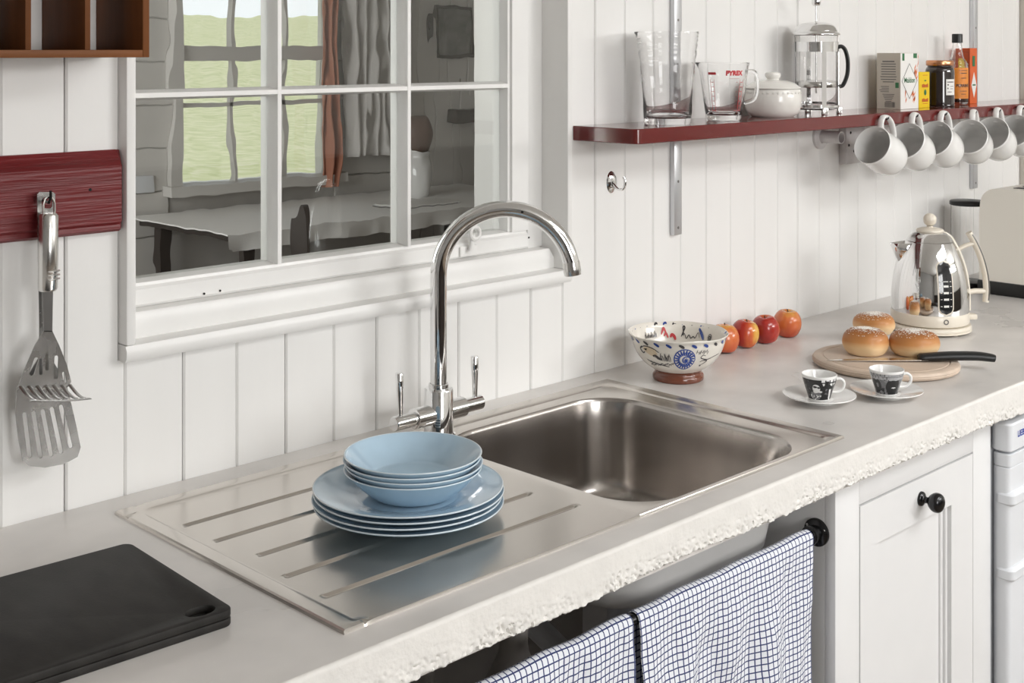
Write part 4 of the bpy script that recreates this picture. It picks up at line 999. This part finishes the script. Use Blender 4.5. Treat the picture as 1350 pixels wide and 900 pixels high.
# bow handle: outer strip with inlay
hc = smooth_prof([(.0865, 0, .2165), (.0975, 0, .198), (.112, 0, .166), (.1225, 0, .128), (.1265, 0, .092), (.1245, 0, .062)], 6)
hd = obj('handle', M().tube(hc, 1, 16, True, flat=(.0072, .0088, (1, 0, .3))), 'cream', ke, 60)
obj('inlay', M().tube([Vector(p)+Vector((.0030, -.0062, .001)) for p in hc[2:-1]], 1, 10, True, flat=(.0022, .0030, (1, 0, .3))), 'darksteel', hd, 60)
obj('handle_arm', M().tube(smooth_prof([(.062, 0, .178), (.078, 0, .187), (.098, 0, .193)], 4), 1, 12, True, flat=(.0048, .0075, (0, 0, 1))), 'cream', hd, 60)
obj('handle_arm', M().tube([(.082, 0, .083), (.100, 0, .086), (.123, 0, .086)], 1, 12, True, flat=(.0060, .0075, (0, 0, 1))), 'cream', hd, 60)
obj('switch', M().box(.083, .103, -.012, .012, .024, .036, .003), 'cream', ke)
# spout
so_ = M(); L = []
for xx_, zt_, hw_, hh_ in ((-.046, .1955, .024, .040), (-.060, .1945, .021, .047), (-.0705, .1938, .017, .044), (-.0795, .1932, .0115, .024), (-.0880, .1930, .0045, .004)):
    L.append([(xx_, hw_*math.cos(PI*k/8), zt_-hh_*math.sin(PI*k/8)) for k in range(9)])
so_.loft(L, closed=False); sp0 = obj('spout', so_, 'chrome', ke, 50); sd = sp0.modifiers.new('thick', 'SOLIDIFY'); sd.thickness = .0014
# water gauge facing the camera
th_g = -PI/2+.10
def on_body(th_, z, off): r = rad_at(kp, z)+off; return (r*math.cos(th_), r*math.sin(th_), z)
def gshape(hw, zc, hz, off, n=10):
    rows_ = []
    for j in range(25):
        z = zc-hz+2*hz*j/24; e = 1
        d = min(z-(zc-hz), (zc+hz)-z)
        wv = hw*math.sqrt(max(0, 1-(1-min(1, d/hw))**2)) if d < hw else hw
        rows_.append([on_body(th_g+(wv*(2*i/n-1))/rad_at(kp, z), z, off) for i in range(n+1)])
    return M().loft(rows_, closed=False)
obj('gauge_frame', gshape(.0176, .1065, .0596, .0014), 'cream', ke, 60, False)
gg = obj('gauge', gshape(.0146, .1065, .0564, .0022), mat('dark_gauge', (.02, .02, .022), .08, coat=.6), ke, 60, False)
mk = M()
for z in (.068, .083, .097, .111, .121):
    for s0, s1 in ((-.0125, -.0085), (-.0055, .0055), (.0085, .0125)):
        hz = .0022 if abs(s0) < .006 else .0006
        if z == .121 and hz > .001: hz = .0008
        mk.add([on_body(th_g+a/rad_at(kp, z), z+b, .0028) for a, b in ((s0, -hz), (s1, -hz), (s1, hz), (s0, hz))], [(0, 1, 2, 3)])
obj('gauge_marks', mk, 'white_card', gg, 0, False)
lg = M()
pr_ = [(.0060*math.cos(2*PI*k/20), .0060*math.sin(2*PI*k/20)) for k in range(21)]
for (a, b), (c, d) in zip(pr_, pr_[1:]):
    lg.add([((.0849)*math.cos(th_g+q[0]/.0845), (.0849)*math.sin(th_g+q[0]/.0845), .0335+q[1]) for q in ((a, b), (c, d), (c*.55, d*.55), (a*.55, b*.55))], [(0, 1, 2, 3)])
obj('maker_badge', lg, 'grey_ink', ke, 0, False)

# ---- toaster and glass canister
ts = thing('toaster', 'pale cream toaster on a black base at the end of the worktop', 'toaster', (0, 0, 0))
tx0, tx1, ty0, ty1 = 3.2013, 3.385, -.475, -.138
P = [(ty1, .934), (ty1-.0005, 1.10), (ty1-.003, 1.135)]+[(ty1-.045+.042*math.cos(a), 1.128+.042*math.sin(a)) for a in [PI/2*k/8 for k in range(1, 9)]]
P += [(2*(ty0+ty1)/2-y, z) for y, z in P[::-1]]
shell = M().prism(P, tx0, tx1, 'x')
obj('shell', shell, 'toaster', ts, 30)
obj('base', M().box(tx0-.004, tx1+.004, ty0-.004, ty1+.004, ZT, .934, .004), 'black', ts)
for k in range(2): obj('slot', M().box(tx0+.045+.055*k, tx0+.075+.055*k, ty0+.06, ty1-.07, 1.1695, 1.1712), 'black', ts)
obj('lever', M().box(tx0+.05, tx0+.12, ty0-.03, ty0-.004, 1.05, 1.065, .003), 'black', ts)
cn = thing('glass_canister', 'tall clear glass canister with a black lid behind the toaster', 'canister', (3.262, -.078, ZT))
obj('base', M().lathe([(0, 0), (.047, 0), (.047, .014), (.044, .016), (0, .016)], 40), 'black', cn)
obj('glass_body', M().lathe([(.0435, .0165), (.0435, .215), (.0415, .215), (.0415, .0165), (.0435, .0165)], 56), 'glass', cn, 60)
obj('lid', M().lathe([(0, .2155), (.0445, .2155), (.0465, .217), (.0465, .225), (.044, .227), (0, .228)], 48), 'black', cn, 40)

# ================================================================== SHELF AND WHAT IT CARRIES
SZ = 1.3803; SB = 1.3525; SD = -.158; SXL = 1.8125
sh = thing('wall_shelf', 'long dark red gloss shelf on the boarded wall', 'shelf', (0, 0, 0))
ol = [(SXL, -.0005), (4.05, -.0005), (4.05, SD), (SXL+.016, SD)]+[(SXL+.016-.016*math.sin(a), SD+.016-.016*math.cos(a)) for a in [PI/2*k/6 for k in range(1, 7)]]
m = M(); L = []
for ins, zz in ((.0012, SB), (0, SB+.0015), (0, SZ-.0015), (.0012, SZ)):
    L.append([(x+(ins if x < 2 else 0), y+(ins if y < -.01 else 0), zz) for x, y in ol])
m.loft(L, cap0=True, cap1=True); obj('plank', m, 'red', sh, 30)
# slotted uprights (two pieces: above and below the plank)
for xx_, lab, zlo in ((2.118, 'grey metal shelf upright below the tall glass jug', 1.1435), (3.443, 'grey metal shelf upright behind the sauce bottles', 1.1405)):
    t = thing('shelf_upright', lab, 'bracket', (xx_, 0, 0), 0, 'shelf uprights')
    for a, b in ((zlo, SB-.0005), (SZ+.0005, 1.95)):
        r_ = obj('rail', M().box(-.0125, .0125, -.0125, -.0003, a, b, .0015), 'alu', t)
        z = a+.015
        while z < b-.01:
            obj('screw', M().lathe([(0, .0006), (.0028, .0004), (.003, 0)], 10, (0, 0, 0), Matrix.Translation((0, -.0125, z)) @ Matrix.Rotation(PI/2, 4, 'X')), 'darksteel', r_); z += .095
# pipe bracket under the shelf
q = YP(1080, 185, 0)
pbk = thing('pipe_bracket', 'white painted pipe stub with a round flange under the shelf', 'bracket', (q.x, 0, 1.320))
wp = mat('lilac_white_paint', (.62, .60, .60), .45, var=.1, vs=40)
obj('flange', M().lathe([(0, 0), (.030, 0), (.030, .006), (.027, .009), (.016, .010), (.0155, .012)], 36, (0, 0, 0), Matrix.Rotation(PI/2, 4, 'X')), wp, pbk, 40)
obj('pipe', M().lathe([(.0145, .009), (.0145, .060), (.0125, .060), (.0115, .045), (0, .045)], 28, (0, 0, 0), Matrix.Rotation(PI/2, 4, 'X')), wp, pbk, 40)
q0 = YP(1106, 200, 0); q1 = YP(1130, 200, 0)
mp_ = thing('mounting_plate', 'lilac grey metal plate screwed under the shelf beside the pipe', 'plate', (q0.x, 0, 1.25))
obj('plate', M().box(0, .085, -.02, -.0003, 0, .1015, .001), wp, mp_)
for a, b in ((.02, .075), (.012, .045), (.035, .03)): obj('screw', M().lathe([(0, .001), (.0032, .0008), (.0035, 0)], 10, (0, 0, 0), Matrix.Translation((a, -.02, b)) @ Matrix.Rotation(PI/2, 4, 'X')), 'darkiron', mp_)

def on_shelf(u, y): p = YP(u, 120, y); return (p.x, p.y, SZ)
FACE = math.atan2(-FW.y, -FW.x)
# ---- tall glass jug with moulded rings
t = thing('glass_pitcher', 'tall clear glass pitcher with moulded rings near the shelf end', 'jug', on_shelf(880, -.088), FACE)
jo = smooth_prof([(.0462, .004), (.0470, .02), (.0505, .08), (.0565, .14), (.0605, .178)], 10)
pr_ = [(0, .001), (.040, .001), (.0445, 0)]+[(r+(.0008*math.sin(z*900) if z > .03 else 0), z) for r, z in jo]+[(.0605, .1795), (.0580, .1795), (.0545, .14), (.0480, .08), (.0440, .018), (.040, .012), (0, .011)]
m = M().lathe(pr_, 72)
# pouring lip towards the left of the view (local -y)
def lip(x, y, z, a0, hh, k=.010, wd=.35):
    a = math.atan2(y, x); d = (a-a0+PI) % (2*PI)-PI; f = math.exp(-(d/wd)**2)*max(0, (z-hh)/.03)**2 if z > hh else 0
    r = math.hypot(x, y); return (x*(1+k/r*f), y*(1+k/r*f), z) if r > 1e-6 else (x, y, z)
m.v = [lip(x, y, z, -2.0+PI*0, .15, .007) for x, y, z in m.v]
obj('glass_body', m, 'glass', t, 60)
# ---- measuring jug
t = thing('measuring_jug', 'glass measuring jug with red lettering on the red shelf', 'jug', on_shelf(954, -.090), FACE)
jo2 = smooth_prof([(.0360, .010), (.0385, .022), (.0435, .06), (.0485, .095), (.0515, .1145)], 8)
pr2 = [(0, .002), (.028, .002), (.031, 0), (.0345, .003)]+jo2+[(.0525, .1165), (.0520, .1185), (.0495, .1185), (.0455, .095), (.0405, .06), (.0350, .022), (.030, .013), (0, .012)]
m = M().lathe(pr2, 72); m.v = [lip(x, y, z, -1.9, .092, .009) for x, y, z in m.v]; jb = obj('glass_body', m, 'glass', t, 60)
obj('handle', M().tube(smooth_prof([(0, .0485, .100), (0, .064, .098), (0, .0685, .075), (0, .063, .045), (0, .0425, .036)], 5), 1, 14, True, flat=(.0075, .0042, (1, 0, 0))), 'glass', t, 60)
pm_ = M(); vs, fs = text_mesh('PYREX', .0125, .0009)
def wrap(vs, fs, m, prof, th0, zc, off=.0006):
    out = []
    for v in vs:
        z = zc+v.y; r = rad_at(prof, z)+off; a = th0+v.x/r; out.append((r*math.cos(a), r*math.sin(a), z))
    m.add(out, fs)
wrap(vs, fs, pm_, jo2, .30, .097)
for k in range(7):
    z = .022+.0095*k
    for a, w_ in ((.62, .16), (-.72, .12), (.42, .05)): stroke(pm_, jo2, [(a, z), (a+w_*.5, z), (a+w_, z)], .0011, .0006)
for a in (.60, .80, -.75, -.58): stroke(pm_, jo2, [(a, .018), (a, .045), (a, .085)], .0011, .0006)
for k in range(5): stroke(pm_, jo2, [(-.82+.07*k, .094), (-.80+.07*k, .0985), (-.77+.07*k, .094)], .003, .0006)
for k in range(8): stroke(pm_, jo2, [(.08+.06*k, .0865), (.12+.06*k, .0865)], .0009, .0006)
obj('red_print', pm_, 'redpaint', jb, 0, False)
# ---- lidded sugar pot
t = thing('sugar_pot', 'round white stoneware pot with a knobbed lid on the red shelf', 'pot', on_shelf(1019, -.075), FACE)
obj('pot_body', M().lathe(smooth_prof([(0, .002), (.040, .002), (.044, 0), (.055, .010), (.0605, .028), (.0605, .046), (.0575, .0585), (.0555, .0600), (.0535, .058), (.055, .03), (.04, .008), (0, .006)], 5), 64), 'stoneware', t, 60)
lid = obj('lid', M().lathe(smooth_prof([(.0585, .0605), (.0600, .0622), (.0575, .0645), (.045, .073), (.028, .0785), (.0135, .0800), (.0135, .0830)], 4)+smooth_prof([(.0160, .0860), (.0170, .0910), (.0150, .0950), (.008, .0965), (0, .0965)], 3), 56), 'stoneware', t, 40)
bm_ = M()
for k in range(34):
    a = 2*PI*k/34; r = .0600
    bm_.lathe([(0, -.0032), (.0028, -.0012), (.0032, .001), (0, .0032)], 6, (0, 0, 0), Matrix.Translation((r*math.cos(a), r*math.sin(a), .0525)) @ Matrix.Rotation(a, 4, 'Z') @ Matrix.Rotation(.6, 4, 'X') @ Matrix.Diagonal((.35, 1, 1, 1)))
o = obj('relief_band', bm_, 'stoneware', t, 60); o['kind'] = 'stuff'
# ---- cafetiere
t = thing('cafetiere', 'chrome and glass cafetiere with a black handle on the shelf', 'coffee press', on_shelf(1076, -.075), FACE)
obj('beaker', M().lathe([(0, .010), (.040, .010), (.0465, .0125), (.0478, .017), (.0478, .172), (.0490, .1765), (.0472, .1765), (.0460, .172), (.0460, .018), (.044, .0145), (0, .013)], 64), 'glass', t, 50)
fr_ = M()
for zz, hh in ((.140, .022),): fr_.lathe([(.0490, zz), (.0498, zz), (.0498, zz+hh), (.0490, zz+hh), (.0490, zz)], 56)
fr_.lathe([(.0488, .016), (.0500, .016), (.0500, .021), (.0488, .021), (.0488, .016)], 48)
for k in range(4):
    a = .12+PI/2*k
    for rr_ in (0,):
        L = [[((.0502+o_)*math.cos(a+d_), (.0502+o_)*math.sin(a+d_), zz) for o_, d_ in ((0, -.10), (.0010, -.10), (.0010, .10), (0, .10))] for zz in (.0, .162)]
        fr_.loft(L, cap0=True, cap1=True)
obj('frame', fr_, 'chrome', t, 40)
for k in range(4): a = .12+PI/2*k; obj('foot', M().box(.048, .0585, -.007, .007, 0, .016, .002).xf(Matrix.Rotation(a, 4, 'Z')), 'chrome_soft', t)
ld = obj('lid', M().lathe(smooth_prof([(.0480, .1770), (.0525, .1772), (.0535, .1795), (.0518, .1825), (.0480, .1845), (.0460, .1900), (.039, .1995), (.024, .2055), (.006, .2075), (.0035, .2085)], 4), 64), 'chrome', t, 50)
obj('plunger_rod', M().lathe([(0, .045), (.0022, .045), (.0022, .245), (0, .245)], 14), 'chrome', ld); obj('plunger_knob', M().lathe(smooth_prof([(0, .243), (.008, .244), (.0105, .252), (.0095, .260), (.004, .264), (0, .2645)], 3), 20), 'chrome', ld, 60)
obj('filter_disc', M().lathe([(0, .060), (.0445, .060), (.0452, .062), (.0452, .071), (.0440, .073), (0, .073)], 48), 'chrome_soft', ld, 40)
obj('handle', M().tube(smooth_prof([(0, .0490, .150), (0, .057, .152), (0, .0655, .143), (0, .0710, .120), (0, .0700, .090), (0, .0610, .066), (0, .0530, .062)], 5), 1, 14, True, flat=(.0085, .0045, (1, 0, 0))), 'black', t, 60)

# ---- packets, jar, bottle
def rect(m, axis, fixed, a0, a1, z0, z1):
    if axis == 'y': return m.add([(a0, fixed, z0), (a1, fixed, z0), (a1, fixed, z1), (a0, fixed, z1)], [(0, 1, 2, 3)])
    return m.add([(fixed, a0, z0), (fixed, a1, z0), (fixed, a1, z1), (fixed, a0, z1)], [(0, 1, 2, 3)])
# salt packet: left side faces -x, front faces -y
yf = -.100; cx_ = YP(1187, 110, yf).x
t = thing('salt_packet', 'beige and white salt packet with an orange flourish', 'packet', (cx_, yf, SZ))
W_, D_, H_ = .088, .063, .1365
obj('carton', M().box(0, W_, 0, D_, 0, H_, .0006, 1), 'beige_card', t)
fp = obj('front_panel', rect(M(), 'y', -.0004, .0005, W_-.0005, .0005, H_-.0005), 'white_card', t, 0, False)
ink_ = M()
rg = random.Random(5)
for k in range(9):
    z = .116-.0062*k; a = D_*.5; hw_ = .022-(.004 if k in (0, 8) else 0)-rg.uniform(0, .003)
    rect(ink_, 'x', -.0005, a-hw_, a+hw_, z-(.0011 if k else .0016), z+(.0011 if k else .0016))
for k in range(4): z = .055-.0042*k; rect(ink_, 'x', -.0005, .030, .057-rg.uniform(0, .008), z-.0008, z+.0008)
for k in range(5): z = .036-.0042*k; rect(ink_, 'x', -.0005, D_*.5-.016+.002*k, D_*.5+.016-.002*k, z-.0008, z+.0008)
x = .014
while x < .042:
    wd = rg.choice((.0005, .001, .0016)); rect(ink_, 'x', -.0005, x, x+wd, .0045, .0175); x += wd+rg.choice((.0006, .001))
obj('back_text', ink_, 'grey_ink', t, 0, False)
for ax_, q4 in (('x', (.004, .013, .052, .065)), ('y', (.008, .019, .118, H_-.001)), ('y', (.062, .080, .124, H_-.001))): obj('green_mark', rect(M(), ax_, -.0006, *q4), 'green_ink', t, 0, False)
gi = M()
dc = (.043, .068); dw, dh = .038, .044
vs, fs = text_mesh('Maldon', .0180, .0003); gi.add([(dc[0]+v.x, -.0012, dc[1]+.002+v.y) for v in vs], fs)
obj('lettering', gi, 'green_ink', fp, 0, False)
di = M()
for s_ in (1, .93):
    pass
for (a, b), (c, d) in zip([(0, 1), (1, 0), (0, -1), (-1, 0)], [(1, 0), (0, -1), (-1, 0), (0, 1)]):
    o_ = [(dc[0]+dw*p*s_, -.0009, dc[1]+dh*q_*s_) for p, q_, s_ in ((a, b, 1), (c, d, 1), (c, d, .94), (a, b, .94))]; di.add(o_, [(0, 1, 2, 3)])
obj('diamond_line', di, 'grey_ink', fp, 0, False)
dwp = M().add([(dc[0]+dw*p*.94, -.0008, dc[1]+dh*q_*.94) for p, q_ in ((0, 1), (1, 0), (0, -1), (-1, 0))], [(0, 1, 2, 3)]); obj('diamond_panel', dwp, 'white_card', fp, 0, False)
oi = M()
for k in range(26):
    if k < 12: bx_, bz_ = .086-rg.uniform(0, .022), .060+rg.uniform(0, .062)
    else: bx_, bz_ = .014+rg.uniform(0, .055), .012+rg.uniform(0, .036)
    l = rg.uniform(.014, .030); an = 1.1+rg.uniform(-.35, .35); dx, dz = l*math.cos(an), l*math.sin(an)
    q_ = [(bx_, bz_), (bx_+dx*.5+.0026, bz_+dz*.5), (bx_+dx, bz_+dz), (bx_+dx*.5-.0026, bz_+dz*.5)]
    oi.add([(min(W_-.001, max(.001, p)), -.0006, min(H_-.002, r_)) for p, r_ in q_], [(0, 1, 2, 3)])
obj('orange_flourish', oi, 'orange_ink', fp, 0, False)
# yellow packet
yf = -.088; cx_ = YP(1210.5, 120, yf).x
t = thing('yellow_packet', 'small yellow carton with red print beside the salt packet', 'packet', (cx_+.004, yf, SZ))
obj('carton', M().box(0, .054, 0, .036, 0, .0890, .0006, 1), 'yellow_card', t)
pi2 = M()
for z, hw_, hh in ((.055, .015, .0045), (.019, .015, .0045)):
    for k in range(5): rect(pi2, 'y', -.0005, .030-hw_+k*.0064, .030-hw_+k*.0064+.0048, z-hh, z+hh*(.7+.3*math.sin(k*2)))
for z in (.081, .010): rect(pi2, 'y', -.0005, .018, .044, z-.0006, z+.0006)
obj('red_print', pi2, 'red_ink', t, 0, False)
em = M(); em.add([(.031+.006*math.cos(2*PI*k/16), -.0006, .038+.0075*math.sin(2*PI*k/16)) for k in range(16)], [tuple(range(16))]); rect(em, 'y', -.0006, .026, .036, .066, .069); obj('emblem', em, 'green_ink', t, 0, False)
# dark preserve jar
p = on_shelf(1239, -.083)
t = thing('preserve_jar', 'dark preserve jar with a copper lid and white label', 'jar', p, FACE)
obj('jar_body', M().lathe(smooth_prof([(0, .002), (.030, .002), (.034, .001), (.0358, .006), (.0358, .05), (.0358, .088), (.0335, .098), (.0305, .102), (.0305, .108), (0, .108)], 4), 48), 'preserve', t, 50)
obj('lid', M().lathe([(.0325, .105), (.0335, .1045), (.0340, .106), (.0340, .1150), (.0325, .1175), (.030, .1180), (0, .1175)], 48), 'copper', t, 40)
lb = M(); rows_ = [[((.0361)*math.cos(a), (.0361)*math.sin(a), z) for a in [.12+.85*k/12 for k in range(13)]] for z in (.030, .070)]; lb.loft(rows_, closed=False); lo_ = obj('label', lb, 'white_card', t, 60, False)
li = M(); jp = [(.0361, 0), (.0361, .1)]
for z, a0, a1, wd in ((.063, .18, .85, .003), (.056, .2, .32, .004), (.052, .42, .80, .0016), (.047, .2, .30, .004), (.046, .42, .75, .0016), (.038, .2, .6, .002)): stroke(li, jp, [(a0, z), ((a0+a1)/2, z), (a1, z)], wd, .0004)
obj('label_text', li, 'grey_ink', lo_, 0, False)
# sauce bottle
p = on_shelf(1262, -.055)
t = thing('sauce_bottle', 'glass sauce bottle with an orange label and black cap', 'bottle', p, FACE)
bo = smooth_prof([(.0265, .004), (.0275, .012), (.0275, .098), (.0255, .110), (.0175, .122), (.0135, .140), (.0118, .158), (.0118, .166)], 5)
obj('glass_body', M().lathe([(0, .002), (.022, .001), (.0250, .001)]+bo+[(.0098, .166), (.0098, .158), (.0115, .14), (.0155, .122), (.0235, .109), (.0255, .098), (.0255, .012), (.023, .006), (0, .005)], 48), 'glass', t, 50)
obj('sauce', M().lathe([(0, .0055), (.0225, .0065), (.0250, .012), (.0250, .028), (0, .028)], 40), 'sauce', t, 50)
obj('cap', M().lathe([(.0125, .163), (.0138, .163), (.0138, .184), (.0128, .1865), (0, .1870)], 32), 'black', t, 40)
lb = M(); lb.loft([[((.0279)*math.cos(a), (.0279)*math.sin(a), z) for a in [-1.35+2.7*k/24 for k in range(25)]] for z in (.016, .097)], closed=False); lo_ = obj('label', lb, 'orange_label', t, 60, False)
li = M(); vs, fs = text_mesh('PERRINS', .0105, .0003); jp = [(.0279, 0), (.0279, .12)]; wrap(vs, fs, li, jp, .25, .050, .0005)
for z, a0, a1, wd in ((.090, -.2, .8, .0016), (.083, -.1, .7, .0022), (.070, .0, .6, .0018), (.036, -.1, .7, .0014), (.028, .0, .6, .0014)): stroke(li, jp, [(a0, z), ((a0+a1)/2, z), (a1, z)], wd, .0005)
obj('label_text', li, 'inkpaint', lo_, 0, False)
# orange packet
yf = -.060; cx_ = YP(1279, 100, yf).x
t = thing('orange_packet', 'orange-red sauce carton with a white diamond beside the bottle', 'packet', (cx_, yf, SZ))
obj('carton', M().box(0, .040, 0, .044, 0, .1490, .0006, 1), 'orange_card', t)
sp2 = obj('side_panel', rect(M(), 'x', -.0004, .001, .043, .001, .148), 'dark_orange', t, 0, False)
ei = M(); rect(ei, 'x', -.0006, .004, .0045, .004, .138); rect(ei, 'x', -.0006, .040, .0405, .004, .138); rect(ei, 'x', -.0006, .004, .0405, .138, .1385); obj('border', ei, 'inkpaint', sp2, 0, False)
ei = M(); ei.add([(-.0008, .020+.013*math.cos(2*PI*k/18), .105+.016*math.sin(2*PI*k/18)) for k in range(18)], [tuple(range(18))]); obj('emblem', ei, 'yellow_card', sp2, 0, False)
dm = M().add([(.021+.015*p, -.0006, .050+.035*q_) for p, q_ in ((0, 1), (1, 0), (0, -1), (-1, 0))], [(0, 1, 2, 3)]); obj('diamond_panel', dm, 'white_card', t, 0, False)
for q4 in ((.012, .030, .048, .052), (.012, .026, .100, .128)): obj('green_mark', rect(M(), 'y', -.0009, *q4), 'green_ink', t, 0, False)

# ---- white mugs hanging from hooks along the shelf front
K = 1.13
mo_ = smooth_prof([(.0225, .0), (.0280, .003), (.0370, .015), (.0410, .033), (.0410, .052), (.0398, .072), (.0405, .0885)], 5)
mug_p = [(0, .002), (.022, .002), (.0235, 0)]+mo_+smooth_prof([(.0402, .0900), (.0385, .0900), (.0372, .072), (.0382, .05), (.037, .03), (.028, .009), (0, .006)], 4)
hx = smooth_prof([(.0375, 0, .070), (.052, 0, .079), (.0665, 0, .075), (.0715, 0, .060), (.066, 0, .042), (.052, 0, .028), (.0375, 0, .020)], 5)
mugs = [(1168, 157, 24, -2, 'beside the lilac grey plate'), (1207, 153.5, 27, 6, 'under the salt packet'), (1245, 151, 26, 3, 'under the preserve jar'), (1284, 149, 25, 14, 'under the orange carton'),
        (1316, 146.5, 26, 8, 'just past the far shelf upright'), (1347, 143.5, 26, 5, 'over the toaster')]
proto = None
for u, v, tilt, yaw, where in mugs:
    p = YP(u, v, SD-.012)
    if proto is None:
        proto = thing('white_mug', 'plain white mug hanging by its handle from the shelf edge', 'mug', (0, 0, 0), 0, 'mugs hung along the shelf')
        obj('mug_body', M().lathe(mug_p, 56).xf(Matrix.Scale(K, 4)), 'whitecer', proto, 60); obj('handle', M().tube(hx, 1, 14, True, flat=(.0036, .0070, (1, 0, 1))).xf(Matrix.Scale(K, 4)), 'whitecer', proto, 60)
        o = proto
        hproto = thing('cup_hook', 'small black cup hook in the shelf edge holding a mug', 'hook', (0, 0, 0), 0, 'cup hooks along the shelf')
        obj('wire', M().tube(smooth_prof([(0, .0115, .0035), (0, .004, .0035), (0, -.001, -.0005), (0, -.005, .001), (0, -.007, .007)], 4), .0016, 8), 'darkiron', hproto, 60)
        h = hproto
    else: o = copy_tree(proto); h = copy_tree(hproto)
    h.location = p; o['label'] = 'plain white mug hanging from the shelf edge '+where; h['label'] = 'small black cup hook holding the mug '+where
    ti, ya = math.radians(tilt), math.radians(yaw)
    a = Vector((-math.cos(ti), 0, math.sin(ti))); hv = Vector((math.sin(ti), 0, math.cos(ti))); Rz = Matrix.Rotation(ya, 3, 'Z'); a = Rz @ a; hv = Rz @ hv
    yv = a.cross(hv); B = Matrix((hv, yv, a)).transposed()
    o.rotation_euler = B.to_euler()
    top = B @ (Vector((.0655, 0, .064))*K); o.location = p+Vector((0, 0, -.0005))-top
